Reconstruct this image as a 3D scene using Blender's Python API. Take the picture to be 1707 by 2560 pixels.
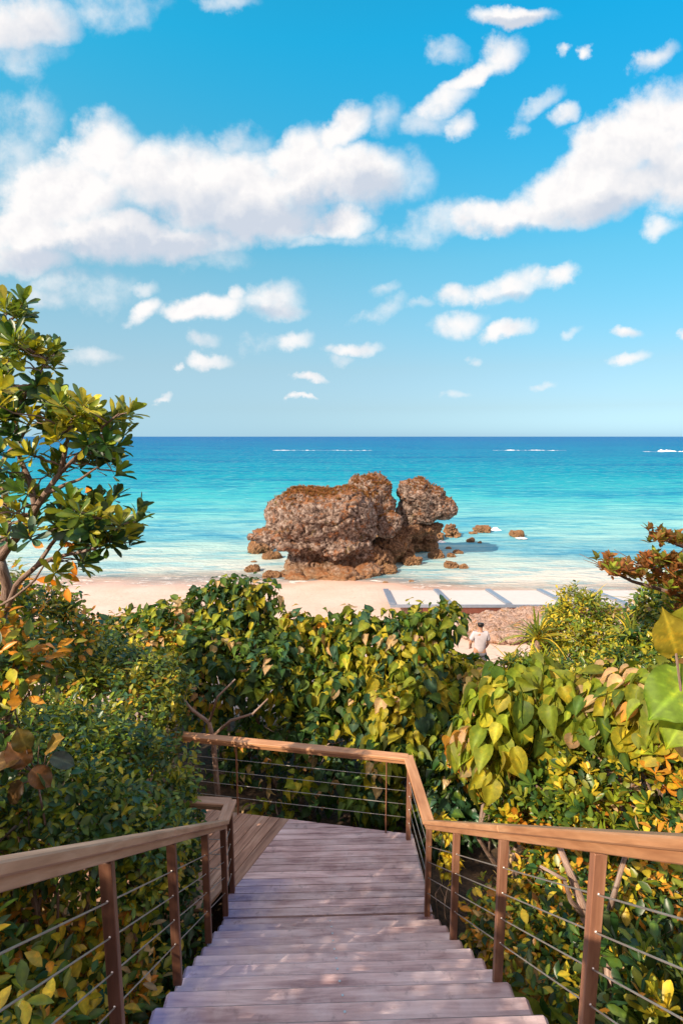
import bpy, bmesh, math, random
import numpy as np
from mathutils import Vector, Matrix, noise as mn
R = math.radians
random.seed(7); rng = np.random.default_rng(7)
for o in list(bpy.data.objects): bpy.data.objects.remove(o)
scene = bpy.context.scene
COL = scene.collection

# ------------------------------------------------------------------ camera
F = 1340.0; W, H = 1707.0, 2560.0
PITCH = math.atan(189.0 / F); CP, SP = math.cos(PITCH), math.sin(PITCH)
CZ = 7.5
cam = bpy.data.cameras.new('camera'); cam_o = bpy.data.objects.new('camera', cam); COL.objects.link(cam_o)
cam_o.location = (0, 0, CZ); cam_o.rotation_euler = (R(90) - PITCH, 0, 0)
cam.sensor_fit = 'HORIZONTAL'; cam.sensor_width = 36.0; cam.lens = 36.0 * F / W
cam.clip_start = 0.05; cam.clip_end = 80000
scene.camera = cam_o
scene.render.resolution_x = 682; scene.render.resolution_y = 1024

def at(u, v, Y):
    """point at world distance Y seen in direction of photo position (u,v) of 1707x2560"""
    X = (u - W / 2) / F; V = (v - H / 2) / F
    t = Y / (CP - V * SP)
    return Vector((X * t, Y, CZ + (-SP - V * CP) * t))
K = 1707.0 / 1568.0
def D(x, y, Y): return at(x * K, y * K, Y)
def on_z(x, y, z=0.0):
    X = (x * K - W / 2) / F; V = (y * K - H / 2) / F
    dz = -SP - V * CP; t = (z - CZ) / dz
    return Vector((X * t, (CP - V * SP) * t, z))

# ------------------------------------------------------------------ node helpers
def nn(nt, t, **kw):
    n = nt.nodes.new(t)
    for k, v in kw.items(): setattr(n, k, v)
    return n
def lk(nt, a, b): nt.links.new(a, b)
def ramp(nt, fac, stops, interp='LINEAR'):
    n = nn(nt, 'ShaderNodeValToRGB'); cr = n.color_ramp; cr.interpolation = interp
    while len(cr.elements) < len(stops): cr.elements.new(0.5)
    for e, (p, c) in zip(cr.elements, stops):
        e.position = p; e.color = (c[0], c[1], c[2], 1) if not isinstance(c, (int, float)) else (c, c, c, 1)
    if fac is not None: lk(nt, fac, n.inputs['Fac'])
    return n.outputs['Color']
def mth(nt, op, a, b=None, c=None, clamp=False):
    n = nn(nt, 'ShaderNodeMath', operation=op); n.use_clamp = clamp
    for i, x in enumerate((a, b, c)):
        if x is None: continue
        if isinstance(x, (int, float)): n.inputs[i].default_value = x
        else: lk(nt, x, n.inputs[i])
    return n.outputs[0]
def mix(nt, fac, a, b, blend='MIX'):
    n = nn(nt, 'ShaderNodeMix', data_type='RGBA', blend_type=blend)
    for i, x in ((0, fac), (6, a), (7, b)):
        if isinstance(x, (int, float)): n.inputs[i].default_value = x if i == 0 else (x, x, x, 1)
        elif isinstance(x, tuple): n.inputs[i].default_value = (x[0], x[1], x[2], 1)
        else: lk(nt, x, n.inputs[i])
    return n.outputs[2]
def noise_t(nt, vec, scale, detail=4, rough=0.55, dist=0.0):
    n = nn(nt, 'ShaderNodeTexNoise'); n.inputs['Scale'].default_value = scale
    n.inputs['Detail'].default_value = detail; n.inputs['Roughness'].default_value = rough
    n.inputs['Distortion'].default_value = dist
    if vec is not None: lk(nt, vec, n.inputs['Vector'])
    return n.outputs['Fac']
def vscale(nt, vec, s):
    n = nn(nt, 'ShaderNodeVectorMath', operation='MULTIPLY'); lk(nt, vec, n.inputs[0]); n.inputs[1].default_value = s
    return n.outputs[0]

# ------------------------------------------------------------------ sky
SUN = Vector((-0.64, -0.60, 0.60)).normalized()
EL = math.asin(SUN.z); AZ = math.atan2(SUN.x, SUN.y)
world = bpy.data.worlds.new('World'); scene.world = world; world.use_nodes = True
wt = world.node_tree; wt.nodes.clear()
def build_world():
    nt = wt
    out = nn(nt, 'ShaderNodeOutputWorld')
    sky = nn(nt, 'ShaderNodeTexSky', sky_type='NISHITA'); sky.sun_disc = False
    sky.sun_elevation = EL; sky.sun_rotation = AZ % (2 * math.pi)
    sky.air_density = 1.0; sky.dust_density = 0.6; sky.ozone_density = 1.6
    tc = nn(nt, 'ShaderNodeTexCoord')
    sep = nn(nt, 'ShaderNodeSeparateXYZ'); lk(nt, tc.outputs['Generated'], sep.inputs[0])
    elev = sep.outputs['Z']
    # sky colour: the physical sky, pulled towards the cyan of the place
    tint = ramp(nt, mth(nt, 'ADD', elev, 0.0), [(z, (t[0] / 2, t[1] / 2, t[2] / 2)) for z, t in SKY_TINT])
    # paler towards the left of the bay, deeper to the right
    side = mth(nt, 'MULTIPLY_ADD', sep.outputs['X'], 0.9, 0.45, clamp=True)
    up = mth(nt, 'MULTIPLY', elev, 2.2, clamp=True)
    sidef = mth(nt, 'MULTIPLY', side, up)
    skyc = mix(nt, 1.0, vscale(nt, sky.outputs['Color'], (2, 2, 2)), tint, 'MULTIPLY')
    skyc = mix(nt, sidef, mix(nt, 1.0, skyc, SKY_L, 'MULTIPLY'), mix(nt, 1.0, skyc, SKY_R, 'MULTIPLY'))
    # morning haze low on the left
    hz = mth(nt, 'MULTIPLY', mth(nt, 'MULTIPLY_ADD', elev, -3.2, 1.0, clamp=True), mth(nt, 'MULTIPLY_ADD', sep.outputs['X'], -1.4, .62, clamp=True))
    skyc = mix(nt, mth(nt, 'MULTIPLY', hz, .8), skyc, (3.1, 4.9, 5.9))
    bg = nn(nt, 'ShaderNodeBackground'); lk(nt, skyc, bg.inputs['Color']); bg.inputs['Strength'].default_value = 0.10
    # clouds by direction: coordinates on the vertical plane y=1
    yy = mth(nt, 'MAXIMUM', sep.outputs['Y'], 0.08)
    px = mth(nt, 'DIVIDE', sep.outputs['X'], yy); pz = mth(nt, 'DIVIDE', sep.outputs['Z'], yy)
    cmb = nn(nt, 'ShaderNodeCombineXYZ'); lk(nt, px, cmb.inputs[0]); lk(nt, pz, cmb.inputs[1])
    p0 = cmb.outputs[0]
    # warp
    wn = nn(nt, 'ShaderNodeTexNoise'); wn.inputs['Scale'].default_value = 8.0; wn.inputs['Detail'].default_value = 6; wn.inputs['Roughness'].default_value = .62; lk(nt, p0, wn.inputs['Vector'])
    ws = nn(nt, 'ShaderNodeVectorMath', operation='SUBTRACT'); lk(nt, wn.outputs['Color'], ws.inputs[0]); ws.inputs[1].default_value = (.5, .5, .5)
    wm = nn(nt, 'ShaderNodeVectorMath', operation='MULTIPLY_ADD'); lk(nt, ws.outputs[0], wm.inputs[0]); wm.inputs[1].default_value = (.11, .085, 0); lk(nt, p0, wm.inputs[2])
    p = wm.outputs[0]
    sm_ = {}
    n1 = noise_t(nt, p0, 8, 7, 0.6)
    n2 = noise_t(nt, p0, 24, 6, 0.6)
    nmix = mth(nt, 'ADD', mth(nt, 'MULTIPLY', n1, .72), mth(nt, 'MULTIPLY', n2, .28))
    n1b = noise_t(nt, p0, 5, 3, 0.5)
    off = nn(nt, 'ShaderNodeVectorMath', operation='ADD'); lk(nt, p0, off.inputs[0]); off.inputs[1].default_value = (-0.012, 0.02, 0)
    nA = noise_t(nt, p, 8, 4, 0.6); nB = noise_t(nt, off.outputs[0], 8, 4, 0.6)
    rel = mth(nt, 'MULTIPLY_ADD', mth(nt, 'SUBTRACT', nA, nB), 2.0, 0.0)
    def region(x0, x1, y0, y1):
        """the clouds of one part of the sky, as a shader"""
        last = [None]
        def g(x, y):
            q = D(x, y, 1.0); return q.x, q.z - CZ
        def ell(lst, sm=None):
            prev = None
            for e in lst:
                cx, cy, rx, ry = e[:4]; rx, ry = (rx * 1.25, ry * 1.25) if rx < 90 else (rx * 1.04, ry * 1.04); rot = e[4] if len(e) > 4 else 0; w = e[5] if len(e) > 5 else (1.55 if rx > 90 and sm == .25 else 1.05)
                R_ = max(rx, ry) * 1.35
                if cx + R_ < x0 or cx - R_ > x1 or cy + ry * 1.5 < y0 or cy - ry * 1.5 > y1: continue
                a = g(cx, cy); b = g(cx + 1, cy); c = g(cx, cy + 1)
                sx = abs(b[0] - a[0]) * rx; sy = abs(c[1] - a[1]) * ry
                mp = nn(nt, 'ShaderNodeMapping', vector_type='TEXTURE') if rot else nn(nt, 'ShaderNodeVectorMath', operation='MULTIPLY_ADD')
                if last[0] is None: src = p
                else:   # evaluate one after the other (keeps the shader's working memory small)
                    ch = nn(nt, 'ShaderNodeVectorMath', operation='MULTIPLY_ADD'); lk(nt, last[0], ch.inputs[0]); ch.inputs[1].default_value = (1e-9, 1e-9, 0); lk(nt, p, ch.inputs[2]); src = ch.outputs[0]
                lk(nt, src, mp.inputs[0])
                if rot:
                    mp.inputs['Location'].default_value = (a[0], a[1], 0); mp.inputs['Rotation'].default_value = (0, 0, R(rot)); mp.inputs['Scale'].default_value = (sx, sy, 1)
                else:
                    mp.inputs[1].default_value = (1 / sx, 1 / sy, 0); mp.inputs[2].default_value = (-a[0] / sx, -a[1] / sy, 0)
                d = nn(nt, 'ShaderNodeVectorMath', operation='DOT_PRODUCT'); lk(nt, mp.outputs[0], d.inputs[0]); lk(nt, mp.outputs[0], d.inputs[1])
                f = mth(nt, 'MULTIPLY_ADD', d.outputs['Value'], -w, w)
                if prev is None: prev = f
                elif sm and rx > 45: prev = mth(nt, 'SMOOTH_MAX', prev, f, sm)
                else: prev = mth(nt, 'MAXIMUM', prev, f)
                last[0] = prev
            return prev if prev is not None else -3.0
        field = ell(CLOUDS, sm=0.25); soft = ell(SOFT, sm=0.3); sh = ell(SHADES, sm=0.3)
        dens = mth(nt, 'ADD', field, mth(nt, 'MULTIPLY_ADD', nmix, 3.4, -1.85))
        alpha = nn(nt, 'ShaderNodeMapRange', interpolation_type='SMOOTHSTEP'); lk(nt, dens, alpha.inputs[0])
        alpha.inputs[1].default_value = -0.45; alpha.inputs[2].default_value = 1.15
        sd = mth(nt, 'ADD', soft, mth(nt, 'MULTIPLY_ADD', nmix, 5.0, -2.5))
        a2 = nn(nt, 'ShaderNodeMapRange', interpolation_type='SMOOTHSTEP'); lk(nt, sd, a2.inputs[0])
        a2.inputs[1].default_value = 0.0; a2.inputs[2].default_value = 1.7; a2.inputs[4].default_value = 0.7
        al = mth(nt, 'MAXIMUM', alpha.outputs[0], a2.outputs[0])
        shn = mth(nt, 'MULTIPLY_ADD', n1b, 1.2, mth(nt, 'ADD', sh, -0.5))
        shf = nn(nt, 'ShaderNodeMapRange', interpolation_type='SMOOTHSTEP'); lk(nt, shn, shf.inputs[0]); shf.inputs[1].default_value = -0.3; shf.inputs[2].default_value = 1.1
        shade = mth(nt, 'ADD', mth(nt, 'MULTIPLY', shf.outputs[0], 1.0), mth(nt, 'MULTIPLY_ADD', rel, -1.0, .06), clamp=True)
        cc = ramp(nt, shade, [(0.0, (1.0, .975, .965)), (0.25, (.90, .89, .905)), (0.6, (.78, .80, .85)), (1.0, (.62, .68, .78))])
        cb = nn(nt, 'ShaderNodeBackground'); lk(nt, cc, cb.inputs['Color']); cb.inputs['Strength'].default_value = CLOUD_STR
        ms = nn(nt, 'ShaderNodeMixShader'); lk(nt, al, ms.inputs[0]); lk(nt, bg.outputs[0], ms.inputs[1]); lk(nt, cb.outputs[0], ms.inputs[2])
        return ms.outputs[0]
    def pick(cond, a, b):
        ms = nn(nt, 'ShaderNodeMixShader'); lk(nt, cond, ms.inputs[0]); lk(nt, a, ms.inputs[1]); lk(nt, b, ms.inputs[2]); return ms.outputs[0]
    spx = D(955, 400, 1.0).x; spz = D(784, 608, 1.0).z - CZ
    upper = pick(mth(nt, 'GREATER_THAN', px, spx), region(-400, 955, -400, 625), region(955, 2000, -400, 625))
    lower = region(-400, 2000, 600, 1100)
    allc = pick(mth(nt, 'GREATER_THAN', pz, spz), lower, upper)
    front = mth(nt, 'GREATER_THAN', sep.outputs['Y'], 0.3)
    # behind the viewer: the untinted sky mixed with warm white cloud added as fill light
    bg_fill = nn(nt, 'ShaderNodeBackground'); lk(nt, mix(nt, .65, vscale(nt, sky.outputs['Color'], (.1, .1, .1)), (1.0, .80, .74)), bg_fill.inputs['Color']); bg_fill.inputs['Strength'].default_value = 1.05
    lk(nt, pick(front, bg_fill.outputs[0], allc), out.inputs[0])
SKY_TINT = [(0.0, (.36, .86, 1.5)), (.05, (.38, .69, .95)), (.12, (.49, .80, .87)), (.29, (.52, 1.28, 1.2)), (.55, (.13, 1.9, 1.95))]
SKY_L = (1.6, 1.1, 1.02); SKY_R = (.35, .88, .97); CLOUD_STR = 0.72
CLOUDS = [(230, 335, 105, 90), (160, 440, 170, 110), (330, 400, 140, 95), (60, 530, 120, 75), (250, 540, 230, 60), (450, 430, 150, 120),
 (560, 430, 130, 100), (690, 395, 130, 95, 25), (780, 310, 95, 50, 40), (830, 410, 130, 75), (770, 505, 95, 45), (600, 490, 170, 70),
 (400, 545, 180, 50), (60, 590, 110, 45),
 (1490, 270, 110, 80, 30), (1420, 350, 150, 95, 30), (1290, 430, 170, 80, 22), (1180, 490, 150, 52, 5), (1550, 400, 110, 95), (1545, 260, 75, 60), (1450, 420, 130, 70, 15), (1350, 460, 130, 60, 10), (1500, 330, 110, 100),
 (60, 55, 135, 75), (1180, 28, 95, 28), (1155, 118, 48, 38, 20), (1080, 170, 90, 34, 30), (1020, 230, 60, 34, 20), (1060, 285, 32, 22, 0, .8),
 (480, 705, 82, 30, 10), (540, 670, 22, 22), (620, 690, 62, 42), (650, 715, 45, 22), (340, 715, 42, 22, 22), (1040, 742, 66, 30, 8), (1045, 668, 45, 20, 5), (1120, 665, 40, 22, 0), (1180, 655, 60, 34, 10), (1225, 652, 35, 22, 5),
 (1285, 645, 42, 22, 25), (1170, 760, 50, 18, 18), (475, 833, 50, 15, 3), (400, 848, 13, 9), (365, 901, 21, 9), (660, 785, 52, 20, 10),
 (810, 806, 58, 17, 4), (712, 872, 32, 9), (700, 912, 24, 7), (1440, 826, 40, 16, 12), (1435, 762, 34, 15), (1560, 765, 16, 15),
 (1285, 121, 17, 16), (1336, 120, 15, 15), (1500, 135, 46, 22, 30, .9), (1510, 520, 42, 22, 0, .85), (1305, 262, 34, 20, 20, .8)]
SOFT = [(30, 350, 70, 110), (90, 270, 60, 60), (200, 660, 130, 70), (90, 690, 110, 35), (560, 320, 70, 40), (940, 400, 60, 60), (870, 265, 60, 50, 40),
 (950, 525, 80, 40, 10), (1020, 500, 70, 40, 20), (220, 15, 170, 70), (40, 120, 120, 70), (520, 5, 90, 30), (985, 265, 100, 40, 20), (1030, 120, 45, 30), (1240, 235, 60, 22, 25),
 (1185, 285, 25, 20), (600, 795, 60, 25), (775, 835, 40, 14), (1305, 770, 32, 14), (1088, 823, 20, 11), (475, 788, 34, 18), (880, 705, 60, 22, 25),
 (875, 662, 42, 18, 15), (335, 655, 34, 20), (190, 810, 80, 20), (1040, 910, 35, 12), (1250, 885, 30, 8), (960, 690, 35, 16, 20), (110, 400, 90, 60), (490, 590, 80, 30), (740, 545, 130, 25)]
SHADES = [(560, 520, 160, 60, 5), (400, 570, 200, 45), (700, 480, 120, 60, 20), (150, 600, 160, 40), (860, 440, 90, 50), (470, 480, 90, 60, 0, .7), (250, 590, 200, 40), (350, 480, 80, 60, 0, .6),
 (1400, 480, 180, 35, 8, .7), (1500, 400, 90, 60, 0, .4), (1200, 530, 150, 15, 0, .6), (100, 90, 120, 60, 0, .6), (1190, 45, 90, 20), (630, 715, 60, 14, 0, .6), (1200, 685, 70, 10, 0, .6)]
build_world()
world.cycles.sampling_method = 'MANUAL'; world.cycles.sample_map_resolution = 512

sl = bpy.data.lights.new('sun', 'SUN'); sl.energy = 5.0; sl.angle = R(0.53); sl.color = (1.0, .83, .62)
so = bpy.data.objects.new('sun', sl); COL.objects.link(so); so.rotation_euler = (-SUN).to_track_quat('-Z', 'Y').to_euler(); so.location = (-20, -15, 30)
scene.view_settings.view_transform = 'Standard'; scene.view_settings.look = 'None'
scene.view_settings.exposure = 0.5; scene.view_settings.gamma = 1.0

# ------------------------------------------------------------------ object helpers
def thing(name, loc=(0, 0, 0), label=None, cat=None, group=None, kind=None):
    o = bpy.data.objects.new(name, None); COL.objects.link(o); o.location = loc; o.empty_display_size = .2
    return tag(o, label, cat, group, kind)
def tag(o, label=None, cat=None, group=None, kind=None):
    if label: o['label'] = label
    if cat: o['category'] = cat
    if group: o['group'] = group
    if kind: o['kind'] = kind
    return o
def mesh_np(name, verts, faces, mat, parent=None, col=None, gc=None, smooth=True, loc=None):
    """faces: (n,k) array with -1 padding not allowed, or list of arrays of different k"""
    base = Vector((0, 0, 0)) if parent is not None or loc is None else Vector(loc)
    q = parent
    while q is not None: base = base + Vector(q.location); q = q.parent
    verts = np.asarray(verts, dtype=np.float32) - np.array(base, dtype=np.float32)
    if isinstance(faces, np.ndarray): faces = [faces]
    faces = [f for f in faces if len(f)]
    idx = np.concatenate([f.reshape(-1) for f in faces]).astype(np.int32)
    tot = np.concatenate([np.full(len(f), f.shape[1], dtype=np.int32) for f in faces])
    start = np.concatenate([[0], np.cumsum(tot)[:-1]]).astype(np.int32)
    me = bpy.data.meshes.new(name)
    me.vertices.add(len(verts)); me.vertices.foreach_set('co', verts.reshape(-1))
    me.loops.add(len(idx)); me.loops.foreach_set('vertex_index', idx)
    me.polygons.add(len(tot)); me.polygons.foreach_set('loop_start', start); me.polygons.foreach_set('loop_total', tot)
    me.polygons.foreach_set('use_smooth', np.full(len(tot), bool(smooth)))
    me.update(calc_edges=True); me.validate()
    if col is not None:
        a = me.color_attributes.new('col', 'FLOAT_COLOR', 'POINT')
        c = np.ones((len(verts), 4), dtype=np.float32); c[:, :3] = col; a.data.foreach_set('color', c.reshape(-1))
    if gc is not None:
        a = me.attributes.new('gc', 'FLOAT_VECTOR', 'POINT'); a.data.foreach_set('vector', np.asarray(gc, dtype=np.float32).reshape(-1))
    me.materials.append(mat)
    o = bpy.data.objects.new(name, me); COL.objects.link(o)
    if parent is not None: o.parent = parent
    else: o.location = base
    return o

class MB:
    """collects beams and tubes into one mesh with grain coordinates and a tint per piece"""
    def __init__(s): s.v = []; s.f3 = []; s.f4 = []; s.fn = {}; s.c = []; s.g = []; s.n = 0
    def _add(s, vs, fs, gc, tint):
        s.v.append(np.asarray(vs, dtype=float)); s.g.append(np.asarray(gc, dtype=float)); s.c.append(np.full((len(vs), 3), tint))
        for f in fs: s.fn.setdefault(len(f), []).append([i + s.n for i in f])
        s.n += len(vs)
    def beam(s, p0, p1, w, h, up=(0, 0, 1), bev=.004, tint=None, wob=0.0):
        p0 = Vector(p0); p1 = Vector(p1); L = (p1 - p0).length; y = (p1 - p0).normalized(); x = y.cross(Vector(up)).normalized(); z = x.cross(y)
        bm = bmesh.new(); bmesh.ops.create_cube(bm, size=1.0)
        for v in bm.verts: v.co = Vector((v.co.x * w, v.co.y * L, v.co.z * h))
        if bev > 0: bmesh.ops.bevel(bm, geom=list(bm.edges) , offset=bev, segments=1, affect='EDGES')
        M = Matrix((x, y, z)).transposed(); mid = (p0 + p1) / 2
        off = Vector((random.uniform(0, 50), random.uniform(0, 50), random.uniform(0, 50)))
        bm.verts.index_update(); vs = [M @ v.co + mid for v in bm.verts]; gc = [v.co + off for v in bm.verts]
        s._add([tuple(v) for v in vs], [[v.index for v in f.verts] for f in bm.faces], [tuple(g) for g in gc], random.uniform(.75, 1.15) if tint is None else tint); bm.free()
        return s
    def prism(s, poly, z0, z1, axis, tint=None):
        """flat board: poly = list of (x,y) counter clockwise"""
        n = len(poly); vs = [(x, y, z0) for x, y in poly] + [(x, y, z1) for x, y in poly]
        fs = [list(range(n))[::-1], list(range(n, 2 * n))] + [[i, (i + 1) % n, n + (i + 1) % n, n + i] for i in range(n)]
        a = Vector((axis[0], axis[1])).normalized(); b = Vector((-a.y, a.x)); off = np.array([random.uniform(0, 50) for _ in range(3)])
        gc = [(b.x * x + b.y * y + off[0], a.x * x + a.y * y + off[1], z + off[2]) for x, y, z in vs]
        s._add(vs, fs, gc, random.uniform(.72, 1.18) if tint is None else tint); return s
    def tube(s, pts, rad, seg=7, tint=1.0, cap=True):
        pts = [Vector(p) for p in pts]; n = len(pts)
        if isinstance(rad, (int, float)): rad = [rad] * n
        vs = []; gc = []; L = 0; off = random.uniform(0, 40)
        ref = Vector((.3, .2, .9)).normalized()
        for i, p in enumerate(pts):
            t = (pts[min(i + 1, n - 1)] - pts[max(i - 1, 0)]).normalized()
            x = t.cross(ref)
            if x.length < .1: x = t.cross(Vector((1, 0, 0)))
            x.normalize(); y = t.cross(x)
            if i: L += (p - pts[i - 1]).length
            for k in range(seg):
                a = 2 * math.pi * k / seg; d = x * math.cos(a) + y * math.sin(a)
                vs.append(tuple(p + d * rad[i])); gc.append((math.cos(a) * .1 + off, L, math.sin(a) * .1))
        fs = [[i * seg + k, i * seg + (k + 1) % seg, (i + 1) * seg + (k + 1) % seg, (i + 1) * seg + k] for i in range(n - 1) for k in range(seg)]
        if cap: fs += [list(range(seg))[::-1], [(n - 1) * seg + k for k in range(seg)]]
        s._add(vs, fs, gc, tint); return s
    def build(s, name, mat, parent=None, smooth=False, loc=None):
        return mesh_np(name, np.concatenate(s.v), [np.array(f) for f in s.fn.values()], mat, parent, np.concatenate(s.c), np.concatenate(s.g), smooth, loc)

# ------------------------------------------------------------------ materials
def new_mat(name):
    m = bpy.data.materials.new(name); m.use_nodes = True; nt = m.node_tree
    b = nt.nodes['Principled BSDF']; return m, nt, b
def attr(nt, name, kind='Color'):
    n = nn(nt, 'ShaderNodeAttribute'); n.attribute_name = name; return n.outputs[kind]
def bump(nt, b, h, strength, dist=.01):
    n = nn(nt, 'ShaderNodeBump'); n.inputs['Strength'].default_value = strength; n.inputs['Distance'].default_value = dist
    lk(nt, h, n.inputs['Height']); lk(nt, n.outputs[0], b.inputs['Normal'])
def wood(name, dark, mid, light, rough=.6, skyblue_and_wear=0.0, grain=1.0):
    m, nt, b = new_mat(name); g = attr(nt, 'gc', 'Vector')
    v = vscale(nt, g, (9 * grain, .8, 9 * grain)); n1 = noise_t(nt, v, 2.0, 5, .6, .6)
    n2 = noise_t(nt, vscale(nt, g, (34, 2.0, 34)), 2.0, 3, .6); n3 = noise_t(nt, vscale(nt, g, (2.2, .8, 2.2)), 1.6, 4, .6)
    f = mth(nt, 'ADD', mth(nt, 'MULTIPLY', n1, .55), mth(nt, 'MULTIPLY', n3, .45))
    c = ramp(nt, f, [(.36, dark), (.5, mid), (.64, light)])
    c = mix(nt, .25, c, ramp(nt, n2, [(.35, .45), (.6, 1.0)]), 'MULTIPLY')
    c = mix(nt, 1.0, c, attr(nt, 'col'), 'MULTIPLY')
    if skyblue_and_wear:
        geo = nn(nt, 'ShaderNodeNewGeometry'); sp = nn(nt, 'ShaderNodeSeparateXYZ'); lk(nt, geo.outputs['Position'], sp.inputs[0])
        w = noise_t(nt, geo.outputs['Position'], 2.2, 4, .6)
        # bluish sky reflection painted onto the left ends of the boards
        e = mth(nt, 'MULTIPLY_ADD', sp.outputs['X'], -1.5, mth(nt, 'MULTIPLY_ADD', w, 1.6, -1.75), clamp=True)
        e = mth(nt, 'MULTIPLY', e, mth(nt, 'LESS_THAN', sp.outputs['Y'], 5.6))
        c = mix(nt, mth(nt, 'MULTIPLY', e, skyblue_and_wear), c, mix(nt, .75, c, (.12, .24, .66)))
        # bleached and dirty patches
        w2 = noise_t(nt, geo.outputs['Position'], 3.6, 5, .65)
        c = mix(nt, ramp(nt, w2, [(.48, 0.0), (.72, .55)]), c, (.78, .66, .68))
        c = mix(nt, ramp(nt, noise_t(nt, geo.outputs['Position'], 9, 5, .7), [(.58, 0.0), (.74, .5)]), c, (.12, .08, .09))
    lk(nt, c, b.inputs['Base Color']); b.inputs['Roughness'].default_value = rough
    bump(nt, b, mth(nt, 'ADD', n1, mth(nt, 'MULTIPLY', n2, .5)), .5, .003)
    return m
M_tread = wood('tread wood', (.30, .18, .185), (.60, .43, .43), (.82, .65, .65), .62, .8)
M_diag = wood('diagonal board wood', (.24, .13, .09), (.48, .28, .20), (.66, .44, .33), .62)
M_rail = wood('rail wood', (.36, .16, .075), (.52, .26, .13), (.64, .36, .20), .5)
M_rail_l = wood('shaded rail wood', (.33, .18, .115), (.48, .285, .19), (.60, .39, .28), .55)  # left rails: duller copy of the rail wood, shade put into the colour
M_post_shaded = wood('post wood', (.09, .038, .025), (.16, .07, .042), (.23, .115, .07), .5)  # left posts: darker copy of the wood, shade put into the colour
M_post_lit = wood('lit post wood', (.22, .095, .06), (.32, .15, .09), (.42, .22, .14), .5)  # right posts: brighter copy of the wood, sunlight put into the colour
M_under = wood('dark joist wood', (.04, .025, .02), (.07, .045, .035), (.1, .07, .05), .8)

def plain(name, c, rough=.5, metal=0.0, nscale=20, var=.15):
    m, nt, b = new_mat(name); tc = nn(nt, 'ShaderNodeTexCoord'); n = noise_t(nt, tc.outputs['Object'], nscale, 4)
    lo = tuple(x * (1 - var) for x in c); hi = tuple(min(1, x * (1 + var)) for x in c)
    lk(nt, ramp(nt, n, [(.3, lo), (.7, hi)]), b.inputs['Base Color']); b.inputs['Roughness'].default_value = rough; b.inputs['Metallic'].default_value = metal
    return m
M_cable = plain('steel cable', (.42, .39, .37), .4, .6)
M_fit = plain('steel fitting', (.8, .78, .76), .3, .6)
M_flat = plain('brown steel flat', (.30, .13, .07), .45, .2)

def leafmat(name, rough=.38, trans=.3, spec=.5):
    m, nt, b = new_mat(name); c = attr(nt, 'col'); geo = nn(nt, 'ShaderNodeNewGeometry')
    n = noise_t(nt, geo.outputs['Position'], 22, 3); c2 = mix(nt, .5, c, ramp(nt, n, [(.3, .55), (.7, 1.35)]), 'MULTIPLY'); c2 = mix(nt, ramp(nt, noise_t(nt, geo.outputs['Position'], 13, 4, .7), [(.5, 0.0), (.68, .55)]), c2, mix(nt, 1.0, c2, (2.1, 1.5, .8), 'MULTIPLY'))
    # paler undersides
    back = mix(nt, .35, c2, (.20, .22, .10)); cf = mix(nt, geo.outputs['Backfacing'], c2, back)
    lk(nt, cf, b.inputs['Base Color']); b.inputs['Roughness'].default_value = rough; b.inputs['Specular IOR Level'].default_value = spec
    tr = nn(nt, 'ShaderNodeBsdfTranslucent'); lk(nt, mix(nt, 1.0, c2, (1.5, 1.35, .5), 'MULTIPLY'), tr.inputs['Color'])
    ms = nn(nt, 'ShaderNodeMixShader'); ms.inputs[0].default_value = trans
    lk(nt, b.outputs[0], ms.inputs[1]); lk(nt, tr.outputs[0], ms.inputs[2]); lk(nt, ms.outputs[0], nt.nodes['Material Output'].inputs[0])
    return m
M_leaf = leafmat('glossy leaf', .36, .32, .5); M_leaf_s = leafmat('soft leaf', .55, .38, .3)
def barkmat():
    m, nt, b = new_mat('bark'); g = attr(nt, 'gc', 'Vector')
    n = noise_t(nt, vscale(nt, g, (30, 9, 30)), 1.5, 6, .7); n2 = noise_t(nt, vscale(nt, g, (8, 3, 8)), 1.0, 3)
    c = ramp(nt, n, [(.35, (.09, .05, .035)), (.5, (.24, .15, .11)), (.68, (.42, .31, .26))])
    c = mix(nt, ramp(nt, n2, [(.5, 0.0), (.65, .6)]), c, (.45, .36, .32)); c = mix(nt, 1.0, c, attr(nt, 'col'), 'MULTIPLY')
    lk(nt, c, b.inputs['Base Color']); b.inputs['Roughness'].default_value = .8; bump(nt, b, n, .7, .01); return m
M_bark = barkmat()

# ------------------------------------------------------------------ ground and sea
STEP_T, STEP_R, LZ, NY0 = .255, .190, 2.38, 5.12
def ground_h(x, y):
    x = np.asarray(x, float); y = np.asarray(y, float)
    pts_y = [-40, -6, 5.1, 7, 9, 12, 17, 22, 26.6, 34, 60, 200, 3000]
    pts_z = [13.0, 9.6, 1.75, 1.7, 1.55, 1.4, 1.0, .45, .0, -.55, -2.5, -6, -30]
    z = np.interp(y + 2.3 * np.clip((x - 1.5) / 6, 0, 1) * np.clip((y - 18) / 4, 0, 1), pts_y, pts_z)
    amp = np.clip((14 - y) / 8, .0, 1)
    z = z + amp * .22 * (np.sin(x * 1.1 + y * .7) * np.sin(y * .9 - x * .4)) + amp * .12 * np.clip(np.abs(x) - 1.6, 0, 6)
    z = z + np.clip((y - 13) / 5, 0, 1) * np.clip((40 - y) / 10, 0, 1) * (.035 * np.sin(x * .55 + y * .3) + .02 * np.sin(x * 1.7 - y * 1.3) + .05 * np.sin(x * .13 + 1))
    return z
xs = np.concatenate([-np.geomspace(30, 3000, 20)[::-1], np.linspace(-29.5, 29.5, 237), np.geomspace(30, 3000, 20)])
ys = np.concatenate([np.linspace(-40, 40, 321), np.geomspace(40.5, 3000, 40)])
GX, GY = np.meshgrid(xs, ys); GZ = ground_h(GX, GY)
nx, ny = len(xs), len(ys); ii = np.arange(nx * ny).reshape(ny, nx)
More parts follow.
